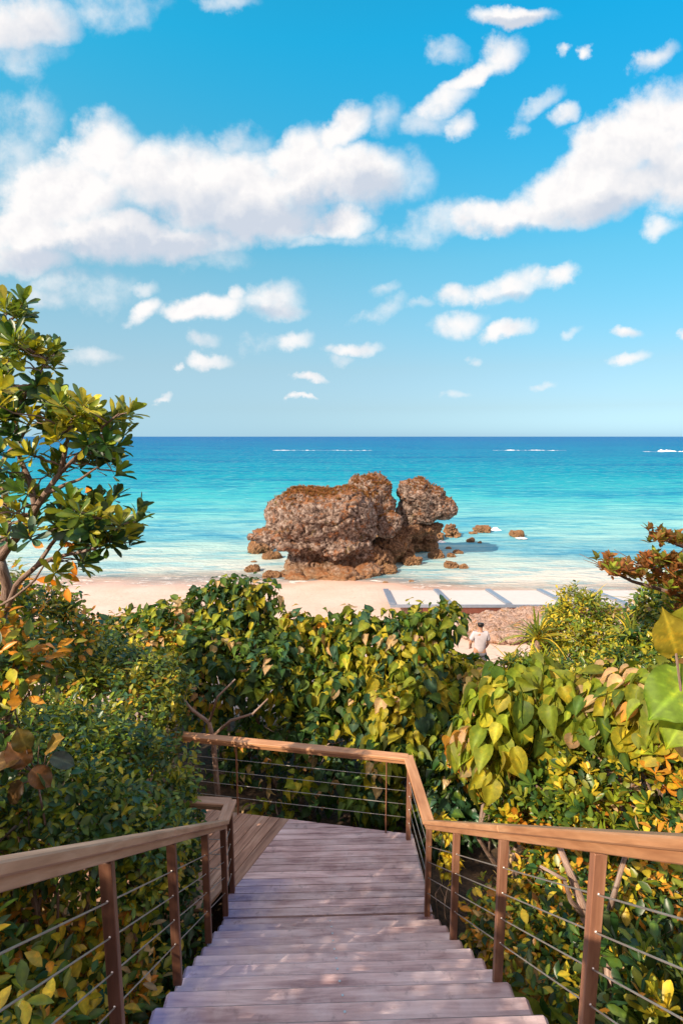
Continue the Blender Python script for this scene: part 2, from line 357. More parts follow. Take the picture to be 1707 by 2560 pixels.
gq = np.stack([ii[:-1, :-1], ii[:-1, 1:], ii[1:, 1:], ii[1:, :-1]], -1).reshape(-1, 4)
def sandmat():
    m, nt, b = new_mat('beach sand and soil'); geo = nn(nt, 'ShaderNodeNewGeometry'); pos = geo.outputs['Position']
    sp = nn(nt, 'ShaderNodeSeparateXYZ'); lk(nt, pos, sp.inputs[0])
    n = noise_t(nt, pos, .7, 6, .6); n2 = noise_t(nt, pos, 26, 4, .7); n3 = noise_t(nt, vscale(nt, pos, (.5, 3, 1)), 1.2, 5, .65)
    sand = ramp(nt, n, [(.3, (.68, .48, .39)), (.7, (.78, .57, .49))])
    sand = mix(nt, ramp(nt, n3, [(.55, 0.0), (.7, .35)]), sand, (.62, .38, .28))
    sand = mix(nt, .25, sand, ramp(nt, n2, [(.3, .6), (.7, 1.1)]), 'MULTIPLY')
    # tide marks and a few footprints' dark specks
    deb = ramp(nt, noise_t(nt, vscale(nt, pos, (1.4, 5.0, 1)), 2.0, 6, .75), [(.62, 0.0), (.69, .7)])
    foot = nn(nt, 'ShaderNodeTexVoronoi'); foot.inputs['Scale'].default_value = 1.9; lk(nt, vscale(nt, pos, (1, .6, 1)), foot.inputs['Vector']); fp = ramp(nt, foot.outputs['Distance'], [(.06, .35), (.14, 0.0)]); sand = mix(nt, fp, sand, (.42, .26, .19)); sand = mix(nt, deb, sand, (.30, .17, .11))
    wet = mth(nt, 'MULTIPLY_ADD', sp.outputs['Z'], -6.0, mth(nt, 'MULTIPLY_ADD', n, .6, .55), clamp=True)
    sand = mix(nt, wet, sand, (.60, .40, .32))
    soil = ramp(nt, noise_t(nt, pos, 9, 6, .7), [(.35, (.02, .014, .01)), (.6, (.09, .055, .03)), (.75, (.16, .1, .05))])
    sm = mth(nt, 'MULTIPLY_ADD', sp.outputs['Y'], .7, mth(nt, 'MULTIPLY_ADD', n, 3.0, -8.6), clamp=True)
    lk(nt, mix(nt, sm, soil, sand), b.inputs['Base Color']); b.inputs['Roughness'].default_value = .85
    lk(nt, mth(nt, 'MULTIPLY_ADD', wet, -.5, .9), b.inputs['Roughness'])
    bump(nt, b, mth(nt, 'ADD', n2, mth(nt, 'MULTIPLY', noise_t(nt, pos, 5, 4), 2.0)), .5, .03); return m
gnd = mesh_np('ground', np.stack([GX, GY, GZ], -1).reshape(-1, 3), gq, sandmat()); tag(gnd, 'pink sandy beach running down from the shrubs to the sea', None, None, 'structure')

def seamat():
    m, nt, b = new_mat('sea water'); geo = nn(nt, 'ShaderNodeNewGeometry'); pos = geo.outputs['Position']
    sp = nn(nt, 'ShaderNodeSeparateXYZ'); lk(nt, pos, sp.inputs[0])
    yv = sp.outputs['Y']; big = noise_t(nt, vscale(nt, pos, (.35, 1, 1)), .035, 4, .55); mid = noise_t(nt, vscale(nt, pos, (.5, 1.2, 1)), .22, 4, .6)
    wob = mth(nt, 'ADD', mth(nt, 'MULTIPLY_ADD', mid, 1.2, -.6), mth(nt, 'MULTIPLY_ADD', big, .9, -.45))
    ld = mth(nt, 'LOGARITHM', mth(nt, 'MAXIMUM', yv, 5.0), 2.718281828)
    ld = mth(nt, 'ADD', ld, mth(nt, 'MULTIPLY', wob, .28))
    def L(y): return (math.log(y) - 3.0) / 6.0
    fac = mth(nt, 'MULTIPLY_ADD', ld, 1 / 6.0, -.5)
    c = ramp(nt, fac, [(L(27), (.66, .62, .56)), (L(31), (.48, .58, .55)), (L(43), (.27, .56, .57)), (L(64), (.06, .45, .51)), (L(100), (.004, .31, .42)),
                       (L(200), (.0, .22, .38)), (L(450), (.0, .18, .37)), (L(2000), (.0, .135, .36))])
    # ripple streaks and darker patches, wave shading put into the colour
    for sc, st_, lo in ((.8, .62, .495), (.17, .75, .505), (.04, .7, .51)):
        st = noise_t(nt, vscale(nt, pos, (.22, 1.0, 1)), sc, 6, .72); c = mix(nt, ramp(nt, st, [(lo, 0.0), (lo + .09, st_)]), c, mix(nt, 1.0, c, (.2, .62, .86), 'MULTIPLY'))
    st = noise_t(nt, vscale(nt, pos, (.25, 1.0, 1)), 1.6, 5, .7); c = mix(nt, ramp(nt, st, [(.54, 0.0), (.68, .5)]), c, (.34, .64, .64))
    # foam near the shore
    yv = mth(nt, 'ADD', yv, mth(nt, 'MULTIPLY', mth(nt, 'MULTIPLY_ADD', sp.outputs['X'], 1 / 6.0, -.25, clamp=True), 2.3))
    fy = mth(nt, 'ADD', yv, mth(nt, 'MULTIPLY', noise_t(nt, vscale(nt, pos, (.35, .1, 1)), .5, 4, .6), 5.0))
    fn = noise_t(nt, vscale(nt, pos, (.6, 1.6, 1)), 1.8, 7, .72, 1.0)
    near = nn(nt, 'ShaderNodeMapRange'); lk(nt, fy, near.inputs[0]); near.inputs[1].default_value = 36.0; near.inputs[2].default_value = 28.6; near.inputs[3].default_value = 0; near.inputs[4].default_value = .21
    fm = nn(nt, 'ShaderNodeMapRange', interpolation_type='SMOOTHSTEP'); lk(nt, mth(nt, 'ADD', fn, near.outputs[0]), fm.inputs[0]); fm.inputs[1].default_value = .69; fm.inputs[2].default_value = .80
    foam = fm.outputs[0]
    c = mix(nt, foam, c, (.88, .86, .84)); lk(nt, c, b.inputs['Base Color'])
    b.inputs['Roughness'].default_value = .9; b.inputs['Specular IOR Level'].default_value = 0.0
    gl = nn(nt, 'ShaderNodeBsdfGlossy'); gl.inputs['Roughness'].default_value = .16; lw = nn(nt, 'ShaderNodeLayerWeight'); lw.inputs[0].default_value = .12
    wm = nn(nt, 'ShaderNodeMixShader'); lk(nt, mth(nt, 'MULTIPLY_ADD', lw.outputs['Fresnel'], .15, .03, clamp=True), wm.inputs[0]); lk(nt, b.outputs[0], wm.inputs[1]); lk(nt, gl.outputs[0], wm.inputs[2])
    # waves
    w1 = noise_t(nt, vscale(nt, pos, (.35, 1, 1)), .55, 5, .6, .4); w2 = noise_t(nt, vscale(nt, pos, (.6, 1.3, 1)), 2.4, 5, .65, .3)
    hh = mth(nt, 'ADD', mth(nt, 'MULTIPLY', w1, 1.0), mth(nt, 'MULTIPLY', w2, .35)); bump(nt, b, hh, .8, .55); nt.links.new(b.inputs['Normal'].links[0].from_socket, gl.inputs['Normal']); nt.links.new(b.inputs['Normal'].links[0].from_socket, lw.inputs['Normal'])
    # the last centimetres run out over the sand
    ns = mth(nt, 'MULTIPLY', noise_t(nt, vscale(nt, pos, (.5, .5, 1)), .5, 5, .6), 2.6)
    edge = nn(nt, 'ShaderNodeMapRange', interpolation_type='SMOOTHSTEP'); lk(nt, mth(nt, 'ADD', yv, ns), edge.inputs[0]); edge.inputs[1].default_value = 27.4; edge.inputs[2].default_value = 31.5
    tr = nn(nt, 'ShaderNodeBsdfTransparent'); ms = nn(nt, 'ShaderNodeMixShader')
    lk(nt, mth(nt, 'MAXIMUM', edge.outputs[0], mth(nt, 'MULTIPLY', foam, .8)), ms.inputs[0]); lk(nt, tr.outputs[0], ms.inputs[1]); lk(nt, wm.outputs[0], ms.inputs[2]); lk(nt, ms.outputs[0], nt.nodes['Material Output'].inputs[0])
    return m
sx = np.concatenate([-np.geomspace(60, 40000, 30)[::-1], np.linspace(-55, 55, 120), np.geomspace(60, 40000, 30)])
sy = np.concatenate([np.linspace(21.0, 60, 170), np.geomspace(60.5, 50000, 160)])
SX, SY = np.meshgrid(sx, sy); fall = np.clip((400 - SY) / 300, 0, 1)
SZ = .015 + fall * (.035 * np.sin(SY * 1.25 + .35 * np.sin(SX * .21)) * np.clip((SY - 27) / 8, 0, 1) + .05 * np.sin(SY * .43 + .5 * np.sin(SX * .09 + 1)) * np.clip((SY - 28) / 15, 0, 1))
mx, my = len(sx), len(sy); ii = np.arange(mx * my).reshape(my, mx)
sq = np.stack([ii[:-1, :-1], ii[:-1, 1:], ii[1:, 1:], ii[1:, :-1]], -1).reshape(-1, 4)
M_sea = seamat()
sea = mesh_np('sea', np.stack([SX, SY, SZ], -1).reshape(-1, 3), sq, M_sea); tag(sea, 'turquoise sea deepening to blue at the horizon', None, None, 'structure')
M_foam = plain('white foam', (.9, .9, .9), .7, 0, 3, .08)
def breaker(x0, x1, yd, label, hh):
    a = D(x0, yd, 1); a = on_z(x0, yd, 0); b = on_z(x1, yd, 0); n = 90; vs = []; fs = []
    for i in range(n + 1):
        t = i / n; p = a.lerp(b, t); env = (math.sin(math.pi * t) ** .5) * max(0, .12 + 1.0 * mn.noise(Vector((t * 6, x0 * .3, 0))) + .9 * mn.noise(Vector((t * 30, x0, 3)))) + .04
        yo = 9 * mn.noise(Vector((t * 3, yd, 2)));  h = hh * env
        for k, (dy, z) in enumerate(((-3.2 * env - .3, .0), (-1.2 * env, h * .8), (0, h), (2.5 * env + .3, 0))): vs.append((p.x, p.y + yo + dy, z))
    for i in range(n):
        for k in range(3): q = i * 4 + k; fs.append((q, q + 4, q + 5, q + 1))
    o = mesh_np('breaking_wave', vs, np.array(fs), M_foam, loc=((a.x + b.x) / 2, a.y, 0)); tag(o, label, 'wave', 'white waves breaking on the outer reef')
breaker(625, 855, 1034, 'long thin white breaker left of centre just under the horizon', .42)
breaker(1130, 1300, 1034, 'thin white breaker above and right of the rocks near the horizon', .45)
breaker(1475, 1600, 1037, 'foaming white breaker near the horizon at the right edge', 1.0)

# ------------------------------------------------------------------ rocks
def rockmat(name, cols, grass=0.0, scale=1.0):
    m, nt, b = new_mat(name); geo = nn(nt, 'ShaderNodeNewGeometry'); pos = geo.outputs['Position']
    sp = nn(nt, 'ShaderNodeSeparateXYZ'); lk(nt, pos, sp.inputs[0]); ns = nn(nt, 'ShaderNodeSeparateXYZ'); lk(nt, geo.outputs['Normal'], ns.inputs[0])
    a = noise_t(nt, pos, .9 * scale, 6, .65); bq = noise_t(nt, pos, 4.2 * scale, 8, .8, .3); c3 = noise_t(nt, pos, 2.3 * scale, 5, .7)
    c = ramp(nt, bq, [(.40, cols[0]), (.47, cols[1]), (.55, cols[2]), (.66, cols[3])])
    c = mix(nt, ramp(nt, c3, [(.54, 0.0), (.64, .7)]), c, cols[4])      # rust patches
    c = mix(nt, ramp(nt, noise_t(nt, pos, 1.4 * scale, 5, .7), [(.60, 0.0), (.68, .6)]), c, (.24, .17, .03))
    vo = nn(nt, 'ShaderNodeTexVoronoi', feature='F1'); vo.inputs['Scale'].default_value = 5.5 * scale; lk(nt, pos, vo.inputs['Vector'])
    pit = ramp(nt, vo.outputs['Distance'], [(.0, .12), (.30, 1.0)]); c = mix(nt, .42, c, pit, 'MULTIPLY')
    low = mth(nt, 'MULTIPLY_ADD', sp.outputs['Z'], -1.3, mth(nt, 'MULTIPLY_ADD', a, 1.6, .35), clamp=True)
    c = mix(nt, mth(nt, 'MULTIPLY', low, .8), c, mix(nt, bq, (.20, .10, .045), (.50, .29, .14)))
    if grass:
        gf = mth(nt, 'MULTIPLY', mth(nt, 'MULTIPLY_ADD', ns.outputs['Z'], 3.0, -1.6, clamp=True), ramp(nt, a, [(.4, 0.0), (.55, 1.0)]))
        c = mix(nt, mth(nt, 'MULTIPLY', gf, grass), c, (.34, .14, .05))
    lk(nt, c, b.inputs['Base Color']); b.inputs['Roughness'].default_value = .88
    bump(nt, b, mth(nt, 'ADD', mth(nt, 'MULTIPLY', bq, 1.4), mth(nt, 'MULTIPLY', pit, .5)), 1.0, .16 / scale ** .5); return m
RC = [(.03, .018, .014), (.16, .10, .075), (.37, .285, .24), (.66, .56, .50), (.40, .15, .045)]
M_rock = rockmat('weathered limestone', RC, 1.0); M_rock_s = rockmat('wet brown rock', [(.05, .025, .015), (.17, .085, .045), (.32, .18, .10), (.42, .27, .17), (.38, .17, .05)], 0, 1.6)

def blob_mesh(ells, voxel, amp, seed):
    """union of ellipsoids -> voxel remesh -> rough displacement; returns verts, faces"""
    bm = bmesh.new()
    for (c, r) in ells:
        res = bmesh.ops.create_icosphere(bm, subdivisions=3, radius=1.0)
        for v in res['verts']:
            w = Vector([math.copysign(abs(t) ** .78, t) for t in v.co]); v.co = w * (1 / max(1.0, w.length ** .6))
            k = 1 + .13 * mn.noise(v.co * 1.7 + Vector((seed, c[0], c[2]))); v.co = Vector((v.co.x * r[0] * k, v.co.y * r[1] * k, v.co.z * r[2] * k)) + Vector(c)
    me = bpy.data.meshes.new('tmp'); bm.to_mesh(me); bm.free(); o = bpy.data.objects.new('tmp', me); COL.objects.link(o)
    md = o.modifiers.new('r', 'REMESH'); md.mode = 'VOXEL'; md.voxel_size = voxel
    sm = o.modifiers.new('s', 'SMOOTH'); sm.factor = .8; sm.iterations = 2
    dg = bpy.context.evaluated_depsgraph_get(); dg.update(); ev = o.evaluated_get(dg); m2 = bpy.data.meshes.new_from_object(ev)
    n = len(m2.vertices); co = np.zeros(n * 3); m2.vertices.foreach_get('co', co); co = co.reshape(-1, 3)
    out = np.zeros_like(co)
    for i, v in enumerate(m2.vertices):
        p = Vector(co[i]); q = p + Vector((seed * 3.1, 0, seed))
        fr = max(1.0, .45 / max(amp, .05)) if amp < .25 else 1.0; q = q * fr; d = amp * (1.0 * mn.noise(q * .7) + .9 * (.22 - abs(mn.noise(q * 1.5))) + .5 * (.2 - abs(mn.noise(q * 3.1))) + .30 * mn.noise(q * 4.7) + .28 * mn.noise(q * 9))
        r = abs(mn.noise(q * 1.5)); d -= amp * .7 * max(0, .12 - r) / .12 * .6      # crevices
        dist, _ = mn.voronoi(q * .42 + Vector((mn.noise(q * 1.3), mn.noise(q * 1.3 + Vector((7, 0, 0))), 0)) * .25); e = dist[1] - dist[0]
        d -= amp * .8 * max(0, .05 - e) / .05                       # blocks and cracks
        dist, _ = mn.voronoi(q * 2.6); d -= amp * .45 * max(0, .30 - dist[0]) / .30                       # solution pits
        hole = mn.noise(q * 3.3 + Vector((9, 9, 9))); d -= amp * .9 * max(0, hole - .32)
        out[i] = p + v.normal * d
    fs = {}
    for p in m2.polygons: fs.setdefault(len(p.vertices), []).append(list(p.vertices))
    bpy.data.objects.remove(o); bpy.data.meshes.remove(me); bpy.data.meshes.remove(m2)
    return out, [np.array(f) for f in fs.values()]
def boulder(name, ells, voxel, amp, seed, mat, label, cat='rock', group=None):
    es = [(D(e[0], e[1], e[2]), e[3:6]) for e in ells]
    v, f = blob_mesh(es, voxel, amp, seed); c = es[0][0]
    o = mesh_np(name, v, f, mat, loc=(c.x, c.y, 0)); tag(o, label, cat, group); return o
G_b = 'great limestone boulders of the rock islet'
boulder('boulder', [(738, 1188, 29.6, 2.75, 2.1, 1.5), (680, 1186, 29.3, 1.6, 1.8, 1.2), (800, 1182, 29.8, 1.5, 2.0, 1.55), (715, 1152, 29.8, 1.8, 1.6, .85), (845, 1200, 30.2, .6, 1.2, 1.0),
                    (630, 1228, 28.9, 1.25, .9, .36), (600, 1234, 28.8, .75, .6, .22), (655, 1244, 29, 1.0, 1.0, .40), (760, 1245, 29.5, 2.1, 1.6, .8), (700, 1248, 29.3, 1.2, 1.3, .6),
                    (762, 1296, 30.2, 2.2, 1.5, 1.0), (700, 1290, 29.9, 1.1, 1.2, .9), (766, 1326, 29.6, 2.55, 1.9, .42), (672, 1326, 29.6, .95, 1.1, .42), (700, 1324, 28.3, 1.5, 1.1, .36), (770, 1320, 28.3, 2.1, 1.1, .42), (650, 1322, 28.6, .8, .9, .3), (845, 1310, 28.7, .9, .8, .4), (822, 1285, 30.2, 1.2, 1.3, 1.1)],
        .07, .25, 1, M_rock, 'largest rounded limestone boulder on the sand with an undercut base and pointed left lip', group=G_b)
boulder('boulder', [(848, 1122, 32, 1.4, 1.3, .85), (862, 1150, 31.8, 1.15, 1.2, .9), (872, 1178, 31.4, .85, 1.0, .8)],
        .07, .2, 5, M_rock, 'flat-topped tall boulder in the middle of the islet, highest of the three', group=G_b)
boulder('boulder', [(893, 1200, 30.4, .75, .7, .55), (885, 1214, 30.3, .6, .6, .5)], .06, .16, 8, M_rock, 'pale square block leaning below the tall middle boulder')
boulder('boulder', [(950, 1132, 32.4, 1.0, 1.2, .9), (972, 1145, 32.4, 1.25, 1.3, .95), (1005, 1163, 32.4, 1.0, 1.1, .78), (1022, 1172, 32.3, .66, .9, .5), (940, 1172, 32.6, .9, 1.0, .95), (932, 1200, 32.8, .7, .8, .8), (968, 1180, 32.4, .9, 1.0, .6)],
        .07, .2, 9, M_rock, 'right boulder of the islet with an overhanging nose above the water', group=G_b)
boulder('boulder', [(940, 1215, 32.4, .9, .9, .5), (975, 1212, 33, 1.1, .9, .45)], .07, .2, 12, M_rock_s, 'dark low boulder wedged under the overhanging right boulder')
boulder('boulder', [(885, 1262, 31.2, 1.1, .9, .9), (850, 1285, 30.9, .9, .9, .9), (915, 1245, 31.6, .8, .8, .7)], .07, .22, 14, M_rock_s, 'rugged brown rock filling the saddle right of the largest boulder')
RUB = [(905, 1222, 62, 40, 'blocky boulder leaning below the middle of the islet'), (903, 1262, 80, 62, 'dark brown boulder in the saddle of the islet'), (858, 1312, 92, 62, 'broken boulder against the foot of the largest boulder'),
 (965, 1268, 84, 54, 'orange boulder at the water right of the islet saddle'), (922, 1294, 58, 52, 'upright brown rock at the foot of the islet beside blue water'), (992, 1240, 70, 36, 'flat orange rock below the overhanging boulder'),
 (945, 1240, 66, 40, 'rust brown rock in the middle of the rubble'), (1002, 1284, 40, 20, 'small flat rock at the tip of the rubble'), (1037, 1233, 34, 34, 'upright dark rock standing alone in the water'),
 (1110, 1224, 38, 19, 'brown rock in the surf with a splash at its right'), (1190, 1233, 32, 15, 'rightmost small rock in the turquoise water'), (1081, 1245, 18, 10, 'tiny tan rock in the shallows, larger of two'),
 (1102, 1248, 10, 5, 'tiniest tan rock in the shallows'), (1087, 1227, 20, 6, 'thin dark rock just awash between two larger rocks'), (597, 1272, 62, 30, 'dark rock in the water under the pointed lip of the big boulder'),
 (624, 1286, 44, 18, 'low brown rock behind the left foot of the big boulder'), (577, 1314, 34, 17, 'small brown rock at the water edge left of the islet'), (582, 1293, 14, 5, 'tiny dark rock awash left of the islet'),
 (622, 1328, 42, 16, 'flat brown rock on the sand at the left foot of the islet'), (1040, 1306, 32, 17, 'dark rock in the shallows, left of a close pair'), (1064, 1307, 22, 11, 'smaller rock in the shallows, right of a close pair'),
 (1052, 1272, 24, 8, 'flat orange rock in the shallows beyond the pair'), (1036, 1281, 20, 12, 'tan rock in the shallows nearest the rubble'), (1030, 1262, 15, 6, 'very small rock near the tip of the rubble'),
 (885, 1340, 14, 4, 'dark pebble on the wet sand right of the islet'), (945, 1337, 14, 4, 'brown pebble at the edge of the foam'), (945, 1300, 44, 24, 'jagged stone at the foot of the islet by the water'), (895, 1318, 40, 22, 'flat stone at the right foot of the largest boulder'),
 (988, 1256, 44, 34, 'tan stone stacked on the orange rubble')]
for i, (x, yb, w, h, lab) in enumerate(RUB):
    p = on_z(x, yb, 0.0); s = p.y * 1.03 / 1231.0; rx = w * s / 2; rz = h * s / 2 * 1.05; zc = rz * .75
    es = [((p.x, p.y + rx * .6, zc * .9), (rx, rx * .8, rz)), ((p.x - rx * .35, p.y + rx * .4, zc * .5), (rx * .6, rx * .7, rz * .8)), ((p.x + rx * .4, p.y + rx * .5, zc * .4), (rx * .6, rx * .6, rz * .7))]
    v, f = blob_mesh(es, max(.022, min(.08, rx / 14)), min(.62 * rz, .36), 20 + i)
    o = mesh_np('rock', v, f, M_rock_s if rx < 1.5 and i not in (0,) else M_rock, loc=(p.x, p.y, 0), smooth=rx > .8); tag(o, lab, 'rock', 'loose rocks around the islet')
# outcrop behind the person
boulder('rock_outcrop', [(1140, 1437, 17.0, 1.1, 1.0, .28), (1100, 1450, 16.8, .8, .9, .18), (1190, 1428, 17.4, .9, 1.0, .28), (1235, 1424, 17.4, .8, 1.0, .36), (1170, 1452, 16.4, 1.0, .8, .16)], .05, .13, 33,
        rockmat('orange beach rock', [(.30, .17, .12), (.56, .37, .29), (.70, .50, .41), (.80, .60, .50), (.64, .28, .08)], 0, 1.8), 'low pinkish orange rock outcrop on the sand beyond the person', 'rock')
# foam collars where the swell meets the rocks
def splash(x, y, w, h, lab):
    p = on_z(x, y, 0); s = p.y / 1231; vs = []; fs = []; n = 26
    vs.append((p.x, p.y, .12 * h))
    for ring in (.5, 1.0):
        for k in range(n):
            a = 2 * math.pi * k / n; r = ring * (.7 + .6 * mn.noise(Vector((math.cos(a) * 2, math.sin(a) * 2, x))))
            vs.append((p.x + math.cos(a) * w * s / 2 * r, p.y + math.sin(a) * w * s * .55 * r, (.09 * h * random.uniform(.5, 1.5)) if ring < 1 else .0))
    f3 = [(0, 1 + k, 1 + (k + 1) % n) for k in range(n)]; f4 = [(1 + k, 1 + n + k, 1 + n + (k + 1) % n, 1 + (k + 1) % n) for k in range(n)]
    o = mesh_np('foam_patch', vs, [np.array(f3), np.array(f4)], M_foam, loc=(p.x, p.y, 0)); tag(o, lab, 'foam', None, 'stuff')
splash(1138, 1218, 30, 2.2, 'white splash right of the brown rock'); splash(1196, 1236, 36, .5, 'foam around the rightmost rock')
splash(1012, 1245, 26, 1.0, 'foam between the islet and the upright rock')

def tuft_mesh(centres, n, hgt, spread, wid, cols, droop=.5, seg=3):
    vs = []; fs = []; cs = []
    for c in centres:
        for k in range(n):
            a = random.uniform(0, 2 * math.pi); d = Vector((math.cos(a), math.sin(a), 0)); h = hgt * random.uniform(.6, 1.2); sp_ = spread * random.uniform(.2, 1.1)
            b = Vector(c) + d * random.uniform(0, spread * .3); side = d.cross(Vector((0, 0, 1))); col = np.array(random.choice(cols)) * random.uniform(.7, 1.25); st = len(vs)
            for j in range(seg + 1):
                t = j / seg; q = b + d * sp_ * t ** 1.4 + Vector((0, 0, 1)) * h * (t - droop * t * t * t); w = wid * (1 - t ** 1.6) * (.6 + .8 * min(t * 3, 1)) / 1.4
                vs += [tuple(q - side * w), tuple(q + side * w)]; cs += [col * (.7 + .4 * t)] * 2
                if j: fs.append((st + 2 * j - 2, st + 2 * j - 1, st + 2 * j + 1, st + 2 * j))
    return np.array(vs), np.array(fs), np.array(cs)
cs_ = []
def surf_drop(obj_list, x, y):
    best = None
    for o in obj_list:
        ok, loc, nrm, idx = o.ray_cast(o.matrix_world.inverted() @ Vector((x, y, 30)), Vector((0, 0, -1)))
        if ok:
            w = o.matrix_world @ loc
            if best is None or w.z > best.z: best = w
    return best
bpy.context.view_layer.update()
BO = [o for o in bpy.data.objects if o.name.startswith('boulder')]
for k in range(900):
    x0, y0 = random.choice([(700, 29), (730, 29.3), (760, 29.5), (790, 30), (680, 29.2), (850, 31.3), (870, 31), (980, 32), (745, 30)]); c = D(x0, 1150, y0)
    p = surf_drop(BO, c.x + random.gauss(0, .75), c.y + random.gauss(0, .55))
    if p and p.z > 2.2: cs_.append(p)
v, f, c = tuft_mesh(cs_, 10, .26, .16, .016, [(.36, .13, .05), (.46, .22, .09), (.25, .09, .04), (.30, .2, .05)])
tag(mesh_np('dry_grass', v, f, M_leaf_s, col=c, loc=(0, 29, 4)), 'rusty dry grass growing on top of the boulders', 'grass', None, 'stuff')
p0 = D(842, 1150, 30.9); cc_ = []
for k in range(60): cc_.append(Vector((p0.x + random.gauss(0, .22), p0.y + random.gauss(0, .2), p0.z - .35 + random.gauss(0, .25))))
v, f, c = tuft_mesh(cc_, 16, .75, .35, .02, [(.42, .2, .09), (.5, .28, .13), (.3, .12, .05)]); tag(mesh_np('dry_shrub', v, f, M_leaf_s, col=c, loc=p0), 'feathery reddish dry shrub in the cleft between the boulders', 'shrub')

# ------------------------------------------------------------------ white platform on the sand
def platform():
    M_white = plain('white painted board', (.66, .60, .57), .5, 0, 4, .05); M_grey = plain('grey metal strip', (.26, .31, .40), .4, .3, 8, .1); M_dk = plain('dark red-brown beam', (.14, .045, .03), .6, 0, 8, .2)
    A = at(976, 1512, 19.2); B = at(1707 + 240, 1530, 19.0); C_ = at(1040, 1464, 21.8); 
    # plane through near left A, sloping gently to the sea
    zt = A.z; A = Vector((A.x, 19.2, zt)); L = 13.2; dz = -.30; dep = 2.9
    root = thing('beach_platform', (A.x + L / 2, 20.6, float(ground_h(0, 20.6))), 'low white platform with grey cross strips on the sand behind the shrubs', 'platform')
    def P(t, s, h=0): return Vector((A.x + t * L + s * 0.0, 19.2 + s * dep + t * .15, zt + s * dz - t * .05 + h))
    def slab(t0, t1, s0, s1, h0, h1, mat, name, par=root):
        vs = [P(t0, s0, h0), P(t1, s0, h0), P(t1, s1, h0), P(t0, s1, h0), P(t0, s0, h1), P(t1, s0, h1), P(t1, s1, h1), P(t0, s1, h1)]
        fs = [(3, 2, 1, 0), (4, 5, 6, 7), (0, 1, 5, 4), (1, 2, 6, 5), (2, 3, 7, 6), (3, 0, 4, 7)]
        return mesh_np(name, [tuple(v) for v in vs], np.array(fs), mat, par, smooth=False)
    n = 6
    for i in range(n): slab(i / n + .001, (i + 1) / n - .001, 0, 1, -.05, 0, M_white, 'deck_panel')
    slab(-.002, 1.002, -.035, -.004, -.09, .012, M_grey, 'front_edge')
    for i in range(n + 1):
        t = i / n; t0 = max(t - .0085, -.004); slab(t0, t0 + .017, 0, 1, .003, .075, M_grey, 'strip')
    slab(.09, 1.0, -.02, .0, -.33, -.092, M_dk, 'beam'); slab(.09, 1.0, .9, .93, -.3, -.052, M_dk, 'beam')
    for i in range(6):
        t = .1 + i * .175
        for s in (.03, .85): 
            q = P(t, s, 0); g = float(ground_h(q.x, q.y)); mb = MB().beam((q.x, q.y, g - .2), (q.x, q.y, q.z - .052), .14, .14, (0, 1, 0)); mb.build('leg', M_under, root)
platform()

# ------------------------------------------------------------------ stairs, landing, railings
SLX = .063
def edgeL(y): return -1.27 + SLX * (NY0 - y)
def edgeR(y): return 1.00 + SLX * (NY0 - y)
def tread(k, root):
    yn = NY0 - STEP_T * k; z = LZ + STEP_R * k; sk = .028; jl = random.uniform(-.012, .012); jr = random.uniform(-.012, .012)
    dep = STEP_T + .035; mb = MB()
    xl, xr = edgeL(yn) + jl, edgeR(yn) + jr
    p0 = Vector((xl, yn - dep / 2 - .03, z - .022)); p1 = Vector((xr, yn - dep / 2 + .035, z - .022))
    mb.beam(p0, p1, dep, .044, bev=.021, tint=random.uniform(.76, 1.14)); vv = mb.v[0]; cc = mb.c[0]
    fr = (vv[:, 1] > vv[:, 1].max() - .085) & ((vv[:, 1] - (p0.y + (vv[:, 0] - p0.x) * (p1.y - p0.y) / (p1.x - p0.x)) > dep / 2 - .004)); cc[fr] *= .07  # front bevel darkened: the shadow line at the nosing put into the tint
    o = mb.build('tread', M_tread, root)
    q = p0.lerp(p1, .5)
    for dx, dy in ((0, -.09), (.012, .07)): MB().tube([(q.x + dx, q.y + dy, z - .004), (q.x + dx, q.y + dy, z + .005)], .008, 6).build('nail', M_fit, o)
stair = thing('staircase', (0, NY0, LZ), 'weathered mauve wooden steps leading down to the landing', 'staircase')
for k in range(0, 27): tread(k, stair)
for fx in (lambda y: edgeL(y) + .1, lambda y: edgeR(y) - .1, lambda y: (edgeL(y) + edgeR(y)) / 2):
    y0, y1 = NY0 + .05, NY0 - STEP_T * 26.5
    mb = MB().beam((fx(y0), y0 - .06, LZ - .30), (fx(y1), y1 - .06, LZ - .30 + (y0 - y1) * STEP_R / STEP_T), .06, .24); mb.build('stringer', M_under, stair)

# landing
deck = thing('landing_deck', (0, 5.9, LZ), 'wooden landing at the foot of the steps with straight and diagonal boards', 'deck')
RC0 = Vector((.92, 5.15)); RC1 = Vector((.85, 6.30)); FL = Vector((-3.6, 7.06)); LC0 = Vector((-1.25, 5.15)); LC1 = Vector((-1.235, 5.42))
S0 = on_z(583 / K, 2226 / K, LZ).xy; S1 = on_z(731 / K, 2038 / K, LZ).xy; sd = (S1 - S0).normalized()
def clip_poly(poly, a, b, keep):   # keep side of line a->b ; keep=+1 left
    out = []; n = len(poly)
    def s(p): return keep * ((b.x - a.x) * (p.y - a.y) - (b.y - a.y) * (p.x - a.x))
    for i in range(n):
        p, q = poly[i], poly[(i + 1) % n]; sp_, sq_ = s(p), s(q)
        if sp_ >= 0: out.append(p)
        if sp_ * sq_ < 0: out.append(p.lerp(q, sp_ / (sp_ - sq_)))
    return out
bd = .092; far_a, far_b = RC1 + Vector((.0, .02)), FL + Vector((0, .02))
mb = MB(); y = 5.10; skew = Vector((1, .03)).normalized(); sn = Vector((-skew.y, skew.x))
